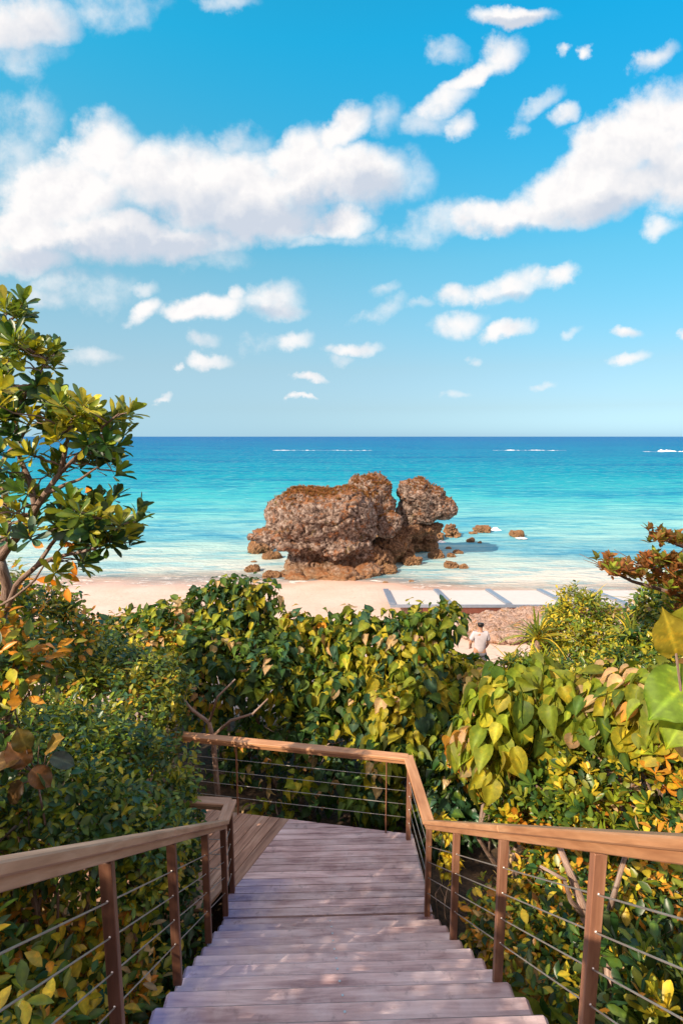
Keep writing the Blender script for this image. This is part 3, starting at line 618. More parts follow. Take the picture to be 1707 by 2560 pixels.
for i in range(16):
    o0 = Vector((-.1, 5.128)) + sn * (i * (bd + .008)); 
    poly = [o0 - skew * 4, o0 + skew * 4, o0 + skew * 4 + sn * bd, o0 - skew * 4 + sn * bd]
    poly = clip_poly(poly, S0, S1, -1) if S0.y < (o0 + sn * bd).y + .02 else poly
    poly = clip_poly(poly, far_a, far_b, 1)
    poly = clip_poly(poly, Vector((edgeR(5.1) - .005, 5.0)), Vector((.92, 6.4)), 1); poly = clip_poly(poly, Vector((edgeL(5.1), 5.0)), Vector((edgeL(5.1) - .01, 6.4)), -1)
    if len(poly) > 2: mb.prism([(p.x, p.y) for p in poly], LZ - .04, LZ, skew, random.uniform(.95, 1.35))
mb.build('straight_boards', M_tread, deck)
mb = MB(); dn = Vector((-sd.y, sd.x))
for i in range(26):
    o0 = S0 + dn * (.004 + i * (.118 + .009)); poly = [o0 - sd * 3, o0 + sd * 5, o0 + sd * 5 + dn * .118, o0 - sd * 3 + dn * .118]
    poly = clip_poly(poly, far_a, far_b, 1)
    e0 = LC0 + Vector((.02, .04)); 
    poly = clip_poly(poly, Vector((-1.255, 4)), Vector((-1.255, 5.38)), 1) if False else poly
    poly = clip_poly(poly, Vector((-4, 5.33)), Vector((-1.27, 5.33)), 1) if i > 3 else clip_poly(clip_poly(poly, Vector((-1.27, 4)), Vector((-1.27, 7)), -1), Vector((-4, 5.14)), Vector((4, 5.14)), 1) if i < 1 else clip_poly(poly, Vector((-4, 5.2)), Vector((4, 5.2)), 1)
    if len(poly) > 2: mb.prism([(p.x, p.y) for p in poly], LZ - .04, LZ, sd, random.uniform(.85, 1.25))
mb.build('diagonal_boards', M_diag, deck)
mb = MB()
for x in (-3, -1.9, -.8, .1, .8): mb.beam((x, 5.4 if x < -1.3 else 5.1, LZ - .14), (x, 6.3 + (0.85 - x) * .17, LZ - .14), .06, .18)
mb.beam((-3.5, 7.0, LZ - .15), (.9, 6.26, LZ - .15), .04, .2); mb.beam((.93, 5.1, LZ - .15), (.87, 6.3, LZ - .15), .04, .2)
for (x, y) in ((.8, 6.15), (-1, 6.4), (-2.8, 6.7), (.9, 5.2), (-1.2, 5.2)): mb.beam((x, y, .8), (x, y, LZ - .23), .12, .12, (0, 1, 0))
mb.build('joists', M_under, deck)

CAB = (.30, .485, .67, .855)
def railing(pts, posts, label, mr, mp, flat=(), post_w=.058, h=1.10, top_w=.125, lower=None, inner=1, postside=0.0):
    """pts: polyline of the handrail top centre (Vector 3); posts: list of (segment, t)"""
    c = sum(pts, Vector()) / len(pts); root = thing('railing', (c.x, c.y, min(p.z for p in pts) - h), label, 'railing')
    for a, b in zip(pts[:-1], pts[1:]):
        n = max(1, round((b - a).length / 2.4)); d = (b - a) / n
        mb = MB()
        for i in range(n):
            q0 = a + d * i; q1 = a + d * (i + 1); mb.beam(q0 - d.normalized() * (.03 if i == 0 else -.001) - Vector((0, 0, .021)), q1 + d.normalized() * (.03 if i == n - 1 else -.001) - Vector((0, 0, .021)), top_w, .042, bev=.007, tint=random.uniform(.93, 1.06))
        hr = mb.build('handrail', mr, root)
        mb = MB().beam(a - Vector((0, 0, .068)), b - Vector((0, 0, .068)), .075, .05, bev=.004, tint=.9); mb.build('sub_rail', mr, root)
        for ch in CAB:
            L = (b - a).length; m = 12; mb = MB(); cp = [a.lerp(b, t / m) - Vector((0, 0, ch + .006 * math.sin(math.pi * t / m))) for t in range(m + 1)]
            mb.tube(cp, .0042, 5); mb.build('cable', M_cable, root, smooth=True)
    for (si, t, kind, foot) in posts:
        a, b = pts[si], pts[si + 1]; q = a.lerp(b, t); d = (b - a).xy.normalized(); d3 = Vector((d.x, d.y, 0))
        top = q - Vector((0, 0, .093)); bot = q - Vector((0, 0, foot))
        w = post_w if kind == 'wood' else .028
        mb = MB().beam(bot, top, w if kind == 'wood' else .045, .042 if kind == 'wood' else .014, d3 if True else None, bev=.003, tint=random.uniform(.85, 1.1)); po = mb.build('post', mp if kind == 'wood' else M_flat, root)
        for ch in CAB:
            s = q - Vector((0, 0, ch)); dd = (b - a).normalized(); e = .031 if kind == 'wood' else .012
            MB().tube([s - dd * e, s - dd * (e - .006), s + dd * (e - .006), s + dd * e], [.004, .0065, .0065, .004], 7).build('cable_fitting', M_fit, po, True)
    return root
RZ = LZ + 1.10
def slope_pt(base, s, slope=.755, z0=RZ): return Vector((base.x + SLX * s, base.y - s, z0 + slope * s))
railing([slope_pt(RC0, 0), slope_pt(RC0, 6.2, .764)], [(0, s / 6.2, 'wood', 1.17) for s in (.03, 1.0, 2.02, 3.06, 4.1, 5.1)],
        'sunlit orange wooden railing with steel cables down the right side of the steps', M_rail, M_post_lit, inner=1)
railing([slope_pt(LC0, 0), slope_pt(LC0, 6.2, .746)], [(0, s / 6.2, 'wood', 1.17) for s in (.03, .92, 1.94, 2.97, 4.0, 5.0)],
        'greyish wooden railing with steel cables down the left side of the steps', M_rail_l, M_post_shaded, inner=-1)
railing([Vector((RC0.x, RC0.y + .02, RZ + .0)), Vector((RC1.x, RC1.y, RZ))], [(0, .93, 'wood', 1.10)], 'short side railing with close-set cables at the right edge of the landing', M_rail, M_post_lit, inner=1)
railing([Vector((RC1.x - .03, RC1.y, RZ + .002)), Vector((FL.x, FL.y, RZ + .002))], [(0, .055, 'flat', 1.10), (0, .505, 'flat', 1.10), (0, .95, 'flat', 1.1)], 'far wooden railing with thin flat posts along the back of the landing', M_rail, M_post_lit, inner=-1)
railing([Vector((LC0.x, LC0.y + .03, RZ + .001)), Vector((LC1.x, LC1.y + .04, RZ + .001))], [(0, .85, 'wood', 1.12)], 'very short greyish railing turning the left corner of the landing', M_rail_l, M_post_shaded, inner=1)
railing([Vector((LC1.x - .03, LC1.y + .04, RZ - .001)), Vector((-3.2, 5.6, RZ - .001))], [(0, .98, 'wood', 1.12), (0, .5, 'flat', 1.1)], 'grey railing running left from the landing corner into the bushes', M_rail_l, M_post_shaded, inner=1)

# ------------------------------------------------------------------ vegetation
def leaf_tpl(kind):
    """leaf along +Y, unit length; returns verts, quads, shade per vertex"""
    if kind == 'spoon':   prof = [(.0, .02), (.25, .07), (.55, .15), (.8, .17), (.95, .09), (1.0, .01)]; fold, curl = .28, -.10
    elif kind == 'oval':  prof = [(.0, .02), (.22, .17), (.5, .25), (.78, .17), (1.0, .01)]; fold, curl = .3, -.12
    elif kind == 'small': prof = [(.0, .03), (.4, .24), (.75, .2), (1.0, .01)]; fold, curl = .35, -.1
    elif kind == 'heart': prof = [(-.06, .12), (.02, .28), (.2, .40), (.45, .39), (.7, .25), (.9, .09), (1.06, .0)]; fold, curl = .42, -.36
    elif kind == 'big':   prof = [(-.08, .12), (.0, .27), (.15, .37), (.35, .39), (.55, .34), (.75, .22), (.92, .08), (1.05, .0)]; fold, curl = .5, -.34
    elif kind == 'huge':
        vs, cs, fs = [], [], []; nr_, nc = 26, 13
        for i in range(nr_ + 1):
            t = i / nr_; y = -.06 + 1.1 * t; w = .46 * math.sin(math.pi * min(1, t * .93 + .07)) ** .62 * (1 - .25 * t) * (1 if t < .8 else ((1 - t) / .2) ** .7) + .004
            for j in range(nc):
                a = (j / (nc - 1) - .5) * 2; vn = abs(math.sin((y * 9 - abs(a) * w * 7) * math.pi)); rib = max(0, 1 - vn * 3.2)
                vs.append((a * w, y, -.2 * y * y + .16 * abs(a) * w + .012 * vn + .03 * math.sin(y * 12 + a * 3) * abs(a))); cs.append(1.0 + .5 * rib + (.7 if j == nc // 2 else 0) - (.25 if abs(a) > .95 else 0))
                if i and j: q = i * nc + j; fs.append((q - nc - 1, q - nc, q, q - 1))
        return np.array(vs), np.array(fs), np.array(cs)
    vs, cs = [], []
    for y, w in prof:
        z0 = curl * y * y; wv = .03 * math.sin(y * 17) if kind in ('heart', 'big') else 0
        vs += [(-w, y, z0 + fold * w + wv), (-w * .5, y + .015, z0 + fold * w * .45), (0, y + .03, z0), (w * .5, y + .015, z0 + fold * w * .45), (w, y, z0 + fold * w - wv)] if kind in ('heart', 'big') else [(-w, y, z0 + fold * w), (0, y, z0), (w, y, z0 + fold * w)]
        cs += [.92, 1.0, 1.45, 1.0, .92] if kind in ('heart', 'big') else [.95, 1.35, .95]
    k = 5 if kind in ('heart', 'big') else 3
    fs = [(i * k + j, i * k + j + 1, (i + 1) * k + j + 1, (i + 1) * k + j) for i in range(len(prof) - 1) for j in range(k - 1)]
    return np.array(vs), np.array(fs), np.array(cs)
TPL = {k: leaf_tpl(k) for k in ('spoon', 'oval', 'small', 'heart', 'big', 'huge')}
def norm(a): return a / np.maximum(np.linalg.norm(a, axis=-1, keepdims=True), 1e-9)
def place_leaves(kind, pos, dirv, nrm, size, col, curlvar=.5):
    tv, tf, tc = TPL[kind]; N = len(pos); Y = norm(dirv); X = norm(np.cross(Y, nrm)); Z = np.cross(X, Y)
    k = rng.uniform(1 - curlvar, 1 + curlvar * 1.6, N); tw = rng.uniform(.75, 1.25, N)
    v = tv[None, :, :] * np.stack([tw, np.ones(N), k], -1)[:, None, :]
    w = (v[..., 0:1] * X[:, None] + v[..., 1:2] * Y[:, None] + v[..., 2:3] * Z[:, None]) * size[:, None, None] + pos[:, None]
    c = col[:, None, :] * tc[None, :, None]
    f = tf[None] + (np.arange(N) * len(tv))[:, None, None]
    return w.reshape(-1, 3), f.reshape(-1, 4), c.reshape(-1, 3)
def wav(p, s, ph): return np.sin(p[:, 0] * s + ph) * np.sin(p[:, 1] * s * 1.3 + ph * 2.1) + np.sin(p[:, 2] * s * 1.7 + ph * .7 + p[:, 0] * s * .6) * .7
def corridor(p):
    """True where the steps, the landing and the viewer's head room must stay free"""
    x, y, z = p[:, 0], p[:, 1], p[:, 2]
    step_z = LZ + np.clip(NY0 - y, 0, 9) * STEP_R / STEP_T
    st = (y < 5.2) & (x > -1.36 + SLX * (5.15 - y)) & (x < 1.03 + SLX * (5.15 - y)) & (z > step_z - .35)
    ld = (y >= 5.2) & (y < 7.1) & (x > -1.6 + (5.8 - y) * .3) & (x < .98 - .03 * (y - 5.2)) & (z > LZ - .2) & (y < 6.36 + (.9 - x) * .17 + .03)
    ld2 = (y > 5.75) & (x <= -1.0) & (x > -2.1) & (z > LZ - .2) & (y < 6.36 + (.9 - x) * .17 + .03)
    near = (x ** 2 + y ** 2 + (z - CZ) ** 2) < 1.1 ** 2
    return st | ld | ld2 | near
def sample_shell(ells, dens, depth=.35, lump=.16, ls=3.0, seed=0):
    P, Nn = [], []
    cs = np.array([e[:3] for e in ells]); rs = np.array([e[3:6] for e in ells])
    for i in range(len(ells)):
        r = rs[i]; area = 4 * math.pi * ((r[0] * r[1]) ** 1.6 + (r[0] * r[2]) ** 1.6 + (r[1] * r[2]) ** 1.6) ** (1 / 1.6) / 3 ** (1 / 1.6)
        n = int(area * dens); d = norm(rng.normal(size=(n, 3))); d = d[d[:, 2] > -.75]
        k = 1 + lump * wav(d, ls, seed + i) + rng.uniform(-depth, .05, len(d)); p = cs[i] + d * r * k[:, None]; nn_ = norm(d / r)
        keep = np.ones(len(p), bool)
        for j in range(len(ells)):
            if j != i: keep &= (((p - cs[j]) / rs[j]) ** 2).sum(1) > .62
        P.append(p[keep]); Nn.append(nn_[keep])
    P = np.concatenate(P); Nn = np.concatenate(Nn); k = ~corridor(P) & (P[:, 2] > ground_h(P[:, 0], P[:, 1]) + .02)
    return P[k], Nn[k]
def colours(P, pal, wts, n=None, seed=0, scale=1.6, var=.22):
    """palette pick with patches: neighbouring leaves tend to share a colour"""
    pal = np.array(pal); wts = np.array(wts, float) / sum(wts); u = rng.uniform(size=len(P)) * .72 + .28 * (.5 + .5 * np.clip(wav(P, scale, seed) * .8, -1, 1))
    u = np.argsort(np.argsort(u)) / len(u); idx = np.searchsorted(np.cumsum(wts), u).clip(0, len(pal) - 1)
    return pal[idx] * rng.uniform(1 - var, 1 + var, (len(P), 1)) * (1 + rng.uniform(-.06, .06, (len(P), 3)))
def foliage(name, ells, kind, size, dens, pal, wts, parent, per=5, mode='spray', mat=None, seed=0, depth=.35, up=.5, droop=0.0, lump=.16, spread=.09, scale=1.6, ls=3.0):
    """sprigs over the shell, several leaves on each"""
    P, Nn = sample_shell(ells, dens / per, depth, lump, ls, seed); n = len(P)
    ax = norm(Nn + np.array([0, 0, up]) + rng.normal(size=(n, 3)) * .45)
    t1 = norm(np.cross(ax, rng.normal(size=(n, 3)))); t2 = np.cross(ax, t1)
    base = colours(P, pal, wts, seed=seed, scale=scale)
    V, Fc, C = [], [], []; off = 0
    for k in range(per):
        a = 2.399 * k + rng.uniform(0, .8, n); rad = t1 * np.cos(a)[:, None] + t2 * np.sin(a)[:, None]
        if mode == 'whorl':
            tilt = rng.uniform(.15, 1.1, n) * (1.0 if k < per * .7 else 1.3); d = norm(ax * np.cos(tilt)[:, None] + rad * np.sin(tilt)[:, None]); pos = P + ax * (rng.uniform(-.35, .1, n) * size)[:, None]; nr = norm(ax * np.sin(tilt)[:, None] - rad * np.cos(tilt)[:, None] + .01)
        elif mode == 'spray':
            s = k / max(per - 1, 1); d = norm(ax * rng.uniform(.2, 1.0, n)[:, None] + rad * .9); pos = P + ax * ((s - .6) * spread * 2.2) + rad * spread * .25; nr = norm(ax * .5 + np.array([0, 0, .9]) + Nn * .5 - d * .3)
        else:  # hang: long stalked leaves whose blades hang outwards
            d = norm(rad * .55 + Nn * .45 + np.array([0, 0, -droop]) + rng.normal(size=(n, 3)) * .3); pos = P + rad * (rng.uniform(.3, 1.1, n) * spread)[:, None] + ax * (rng.uniform(-.3, .5, n) * spread)[:, None]; nr = norm(Nn * .9 + np.array([0, 0, .75]) + rng.normal(size=(n, 3)) * .6)
        sz = size * rng.uniform(.45, 1.2, n); col = base * rng.uniform(.8, 1.2, (n, 1))
        alt = rng.uniform(size=n) < .16; col[alt] = colours(P[alt], pal, wts, seed=seed + 3, scale=scale) if alt.any() else 0
        ok = ~corridor(pos + d * sz[:, None])
        v, f, c = place_leaves(kind, pos[ok], d[ok], nr[ok], sz[ok], col[ok]); V.append(v); Fc.append(f + off); C.append(c); off += len(v)
    return mesh_np(name, np.concatenate(V), np.concatenate(Fc), mat or M_leaf, parent, np.concatenate(C))
def wiggle(a, b, n=6, amp=.08):
    a = Vector(a); b = Vector(b); L = (b - a).length; o = Vector((random.uniform(0, 99), random.uniform(0, 99), 0))
    return [a.lerp(b, i / n) + Vector((mn.noise(o + Vector((i * .6, 0, 0))), mn.noise(o + Vector((0, i * .6, 5))), mn.noise(o + Vector((3, 0, i * .6))))) * amp * L * math.sin(math.pi * min(1, i / n * .999 + .0)) for i in range(n + 1)]
def stems(root, ells, r=.045, twigs=7, tint=1.0, base=None):
    """a stem from the ground to each clump of the crown with side branches reaching for the shell"""
    loc = Vector(root.location); tr = MB(); bx = Vector(base) if base is not None else loc
    for e in ells:
        c = Vector(e[:3]); gx, gy = bx.x * .5 + c.x * .5, bx.y * .5 + c.y * .5; g = Vector((gx, gy, float(ground_h(gx, gy)) - .1))
        pts = wiggle(g, c, 7, .12); n = len(pts); tr.tube(pts, [r * (1 - .6 * i / (n - 1)) for i in range(n)], 6, tint)
        for k in range(twigs):
            q = pts[random.randint(3, n - 1)]; d = Vector((random.gauss(0, 1), random.gauss(0, 1), random.gauss(.35, .8))).normalized()
            tip = c + Vector((d.x * e[3], d.y * e[4], d.z * e[5])) * .95; pp = wiggle(q, tip, 5, .15)
            if corridor(np.array([tuple(x) for x in pp])).any(): continue
            tr.tube(pp, [r * .42, r * .36, r * .3, r * .22, r * .15, r * .08], 5, tint)
    return tr.build('stem', M_bark, root, smooth=True)
def E(lst): return [tuple(D(e[0], e[1], e[2])) + tuple(e[3:6]) for e in lst]
def shrub(name, ells, label, cat='shrub', group=None, **kw):
    c = np.mean([e[:3] for e in ells], 0); root = thing(name, (c[0], c[1], float(ground_h(c[0], c[1]))), label, cat, group)
    tw = kw.pop('twigs', 5); sr = kw.pop('sr', .04); inner = kw.pop('inner', True)
    foliage('foliage', ells, parent=root, **kw)
    stems(root, ells, sr, tw); return root
# leaf colours
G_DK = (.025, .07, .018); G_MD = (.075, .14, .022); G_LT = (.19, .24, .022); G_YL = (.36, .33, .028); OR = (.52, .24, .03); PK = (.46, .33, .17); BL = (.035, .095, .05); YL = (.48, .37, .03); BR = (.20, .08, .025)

# middle thicket: broad heart-shaped leaves
PAL_H = [G_DK, BL, G_MD, G_LT, G_YL, PK, OR]
G_h = 'broad heart-leaved shrubs between the landing and the beach'
shrub('beach_hibiscus', E([(300, 1455, 10.6, 1.0, .8, .42), (420, 1440, 10.2, .8, .7, .62), (250, 1520, 9.8, 1.0, .8, .5), (380, 1540, 9.2, .9, .7, .6)]),
      'pale leaved shrub left of centre with orange leaves and beach sand right behind it', group=G_h, kind='heart', size=.155, dens=190, depth=.5, pal=PAL_H, wts=[2, 2, 3, 3, 3, 2, 1], per=4, mode='hang', droop=.35, spread=.12, mat=M_leaf_s, seed=1)
shrub('beach_hibiscus', E([(515, 1405, 10.2, .55, .6, .75), (578, 1425, 10, .62, .6, .85), (480, 1530, 9.2, .8, .7, .7), (600, 1540, 9.0, .8, .7, .55), (470, 1600, 8.7, .7, .5, .5)]),
      'tallest blue-green heart-leaved shrub whose top reaches up to the rock in the picture', group=G_h, kind='heart', size=.175, dens=160, depth=.5, pal=PAL_H, wts=[3, 4, 3, 3, 2, 1, .2], per=4, mode='hang', droop=.5, spread=.14, mat=M_leaf_s, seed=2)
shrub('beach_hibiscus', E([(700, 1480, 9.6, .8, .7, .55), (830, 1465, 9.4, .8, .7, .52), (950, 1465, 9.2, .6, .6, .52), (1010, 1440, 9.0, .34, .4, .42), (760, 1580, 9, .9, .7, .6), (930, 1560, 8.9, .7, .6, .6), (1050, 1570, 8.6, .5, .5, .6), (1095, 1560, 9.4, .35, .4, .42)]),
      'long yellow-green heart-leaved shrub forming the crest in front of the sand and platform', group=G_h, kind='heart', size=.205, dens=128, depth=.5, pal=PAL_H, wts=[2.5, 2, 3.5, 4, 3.4, .6, .05], per=4, mode='hang', droop=.7, spread=.15, mat=M_leaf_s, seed=3)
shrub('beach_hibiscus', E([(870, 1640, 8.2, .65, .5, .5), (960, 1620, 8.1, .55, .5, .5), (1000, 1700, 7.9, .6, .5, .55), (900, 1740, 7.7, .5, .4, .45), (1075, 1640, 8.0, .35, .4, .5)]),
      'bright yellow-green drooping heart-leaved shrub just beyond the far railing corner', group=G_h, kind='heart', size=.22, dens=120, depth=.5, pal=PAL_H, wts=[2, 2, 2.6, 4, 4.6, .6, .05], per=4, mode='hang', droop=.9, spread=.16, mat=M_leaf_s, seed=4)
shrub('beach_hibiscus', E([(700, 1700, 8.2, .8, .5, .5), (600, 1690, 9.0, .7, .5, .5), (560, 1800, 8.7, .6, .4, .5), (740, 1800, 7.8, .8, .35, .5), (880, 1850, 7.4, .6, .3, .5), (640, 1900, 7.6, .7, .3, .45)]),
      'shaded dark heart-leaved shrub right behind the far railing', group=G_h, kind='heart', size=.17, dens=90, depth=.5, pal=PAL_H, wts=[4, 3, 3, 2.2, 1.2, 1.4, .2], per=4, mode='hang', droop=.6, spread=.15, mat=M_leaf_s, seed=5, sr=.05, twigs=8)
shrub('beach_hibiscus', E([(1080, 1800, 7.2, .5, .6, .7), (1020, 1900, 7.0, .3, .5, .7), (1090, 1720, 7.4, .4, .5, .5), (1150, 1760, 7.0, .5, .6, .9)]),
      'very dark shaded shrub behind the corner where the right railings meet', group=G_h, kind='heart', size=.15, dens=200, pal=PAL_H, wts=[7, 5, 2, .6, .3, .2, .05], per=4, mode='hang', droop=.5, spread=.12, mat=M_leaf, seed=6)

# left: dense dark small-leaved hedge mass
PAL_D = [G_DK, BL, G_MD, G_LT, G_YL, OR]
shrub('evergreen_shrub', E([(60, 1530, 7.6, 1.2, .9, .45), (220, 1560, 7.2, .9, .8, .5), (330, 1590, 6.9, .6, .6, .5), (60, 1620, 6.6, 1.0, .8, .6), (250, 1660, 6.3, .8, .7, .55), (385, 1680, 6.4, .42, .5, .55)]),
      'upper dark evergreen shrub with small glossy leaves left of the far railing', group='dark small-leaved shrubs on the left', kind='oval', size=.105, dens=620, pal=PAL_D, wts=[2.6, 1.4, 5, 4.5, 2.6, .1], per=6, mode='spray', seed=7, spread=.08, ls=5)
shrub('evergreen_shrub', E([(100, 1760, 5.2, .8, .7, .6), (260, 1790, 5.3, .65, .6, .6), (390, 1790, 5.8, .42, .5, .6), (425, 1870, 5.75, .27, .4, .55), (330, 1870, 5.2, .5, .5, .5), (400, 1960, 5.3, .3, .3, .5)]),
      'dark evergreen shrub spilling over the left corner of the landing', group='dark small-leaved shrubs on the left', kind='oval', size=.095, dens=760, pal=PAL_D, wts=[3, 2, 5, 4.5, 1.8, .2], per=6, mode='spray', seed=8, spread=.075, ls=5)
shrub('evergreen_shrub', E([(60, 1880, 3.9, .6, .6, .5), (200, 1900, 4.2, .5, .5, .42), (330, 1960, 4.4, .36, .4, .4), (-60, 1800, 3.8, .6, .6, .6)]),
      'dark leafy shrub close above the left railing at the left edge', group='dark small-leaved shrubs on the left', kind='oval', size=.095, dens=700, pal=PAL_D, wts=[3, 2, 5, 4, 2, .15], per=6, mode='spray', seed=9, spread=.08, ls=5)
shrub('mixed_shrub', E([(40, 1440, 6.6, .7, .6, .35), (140, 1460, 6.9, .5, .5, .32), (110, 1390, 7.2, .35, .4, .3), (-40, 1400, 6.2, .6, .6, .5), (20, 1525, 4.1, .42, .3, .26), (-40, 1500, 4.0, .4, .3, .3)]),
      'yellow and orange tinged shrub at the foot of the left tree above the dark shrubs', kind='oval', size=.12, dens=420, pal=PAL_D, wts=[2, 1.5, 3, 3, 2.4, 1.8], per=5, mode='spray', seed=10, spread=.1)

# left: under and behind the left railing
def WE(l): return [tuple(e) for e in l]
shrub('yellowing_shrub', WE([(-2.05, 3.0, 3.2, .62, .7, .65), (-1.95, 2.2, 3.9, .6, .6, .6), (-2.15, 4.0, 2.7, .6, .6, .6), (-2.7, 2.6, 4.2, .6, .7, .5), (-2.0, 1.5, 4.5, .6, .5, .6), (-2.9, 3.8, 3.4, .7, .7, .7), (-3.0, 2.9, 3.4, .6, .7, .9)]),
      'shrub with yellow and orange leaves seen through the left railing cables', kind='oval', size=.13, dens=420, pal=[G_DK, G_MD, G_LT, YL, OR, PK], wts=[2, 4, 5, 4.5, 2.2, .9], per=4, mode='spray', seed=11, spread=.12, sr=.022, twigs=12, depth=.5)
shrub('dark_undergrowth', WE([(-1.95, 4.9, 2.3, .5, .5, .6), (-2.2, 5.0, 2.9, .5, .35, .4), (-1.75, 4.2, 2.1, .3, .6, .5)]),
      'dark green undergrowth under the left corner post of the steps', kind='oval', size=.11, dens=420, pal=PAL_D, wts=[7, 4, 3, 1.2, .4, .1], per=4, mode='spray', seed=12, spread=.1)

# right: big drooping leaves above the right railing
PAL_M = [G_MD, G_LT, (.20, .26, .025), G_YL, PK, OR]
G_m = 'large drooping-leaved shrubs on the right'
shrub('broadleaf_shrub', E([(1190, 1600, 5.6, .42, .4, .36), (1120, 1700, 5.5, .30, .35, .4), (1260, 1640, 5.6, .35, .4, .35)]),
      'large drooping yellow-green leaves just right of the person and above the railing corner', group=G_m, kind='big', size=.24, dens=230, pal=PAL_M, wts=[3, 5, 4, 4, .8, .25], per=4, mode='hang', droop=1.1, spread=.15, mat=M_leaf_s, seed=13, depth=.5)
shrub('broadleaf_shrub', E([(1370, 1620, 5.2, .5, .4, .26), (1480, 1610, 4.9, .45, .4, .26), (1560, 1640, 4.6, .4, .4, .3)]),
      'band of large pinkish and yellow leaves below the grassy bushes at the right edge', group=G_m, kind='big', size=.20, dens=260, pal=PAL_M, wts=[1.5, 4, 4, 4, 2, .4], per=4, mode='hang', droop=.9, spread=.15, mat=M_leaf_s, seed=14, depth=.5)
# right: whorled glossy shrub
G_p = 'glossy whorl-leaved shrubs along the right railing'
PAL_P = [G_DK, G_MD, G_LT, G_YL, YL, OR]
shrub('pittosporum', E([(1290, 1720, 5.4, .5, .5, .35), (1430, 1740, 5.0, .5, .5, .42), (1540, 1760, 4.6, .45, .5, .42), (1250, 1820, 5.2, .45, .45, .35), (1400, 1840, 4.7, .5, .5, .35), (1160, 1850, 5.4, .25, .4, .3)]),
      'glossy yellow-green shrub with whorled narrow leaves just above the right railing', group=G_p, kind='spoon', size=.14, dens=620, pal=PAL_P, wts=[3, 4, 4, 3, 1.6, .8], per=9, mode='whorl', seed=15, depth=.3, up=.9)
shrub('pittosporum', WE([(1.95, 1.7, 4.55, .55, .6, .6), (1.9, 2.5, 4.0, .55, .6, .55), (2.6, 2.3, 4.6, .6, .7, .6), (2.9, 1.6, 5.0, .6, .6, .6), (1.7, 2.0, 3.9, .3, .5, .5), (1.85, 1.0, 5.1, .5, .5, .6)]),
      'dark whorl-leaved shrub seen through the cables at the bottom right corner', group=G_p, kind='spoon', size=.14, dens=560, pal=PAL_P, wts=[6, 4, 2.6, 1.6, .9, .6], per=9, mode='whorl', seed=16, depth=.4, up=.7)
shrub('yellowing_shrub', WE([(1.75, 3.9, 2.9, .45, .6, .6), (1.65, 4.7, 2.5, .4, .5, .55), (2.2, 3.4, 3.6, .5, .6, .6), (1.75, 3.1, 3.3, .35, .5, .5), (2.1, 4.6, 3.1, .5, .5, .5), (2.9, 3.6, 3.9, .7, .9, .7), (2.6, 4.8, 3.4, .7, .7, .7)]),
      'orange and yellow speckled shrub behind the middle posts of the right railing', kind='oval', size=.10, dens=700, pal=[G_DK, G_MD, G_LT, YL, OR, PK], wts=[4, 3, 3, 3, 2.6, .8], per=5, mode='spray', seed=17, spread=.09, sr=.02, twigs=12, depth=.45)
shrub('large_leaved_plant', WE([(1.62, 3.0, 3.35, .26, .38, .36), (1.6, 2.5, 3.3, .2, .3, .3), (1.66, 3.5, 3.0, .2, .3, .3)]),
      'cluster of large yellow and orange leaves behind the cables between the two nearest right posts', kind='big', size=.30, dens=70, pal=[G_LT, G_YL, YL, OR, PK], wts=[3, 4, 3, 2, 3], per=3, mode='hang', droop=.8, spread=.14, mat=M_leaf_s, seed=18, depth=.5)
shrub('climbing_plant', WE([(1.12, 5.35, 3.22, .13, .12, .14), (1.16, 5.2, 2.9, .1, .1, .2)]), 'small bright yellow leaved climber behind the right corner post', kind='heart', size=.085, dens=420, pal=[YL, (.5, .42, .03), G_YL], wts=[2, 2, 1], per=4, mode='hang', droop=.5, spread=.05, mat=M_leaf_s, seed=19, sr=.01, twigs=3)

# right upper: round bush, spiky pandanus, fillers
shrub('round_bush', E([(1330, 1440, 10.8, .7, .7, .75), (1290, 1480, 10.4, .6, .6, .6), (1400, 1490, 10.4, .65, .6, .65), (1340, 1530, 9.8, .85, .7, .45)]),
      'round yellow-green bush with small leaves in front of the right part of the platform', kind='small', size=.10, dens=900, pal=[G_MD, G_LT, G_YL, YL], wts=[3, 4, 4, 2], per=5, mode='spray', seed=20, spread=.07, ls=5)
shrub('low_bush', E([(1300, 1570, 8.4, .6, .5, .3), (1430, 1550, 8.2, .7, .5, .35), (1540, 1560, 7.6, .6, .5, .4), (1200, 1540, 9.2, .4, .4, .25)]),
      'low bush with mixed green leaves between the round bush and the large drooping leaves', kind='small', size=.11, dens=620, pal=[G_DK, G_MD, G_LT, G_YL, YL], wts=[3, 3, 4, 3, 1], per=5, mode='spray', seed=21, spread=.08)
shrub('leafy_bush', E([(1500, 1430, 9.5, .55, .6, .55), (1560, 1400, 9.0, .5, .6, .7), (1490, 1500, 8.8, .6, .5, .45), (1590, 1480, 8.2, .6, .5, .7)]),
      'dark and yellow leafy bush under the brown tree branch at the right edge', kind='oval', size=.13, dens=430, pal=[G_DK, G_MD, G_LT, G_YL, PK], wts=[4, 3, 4, 3, 1], per=5, mode='spray', seed=22, spread=.09)
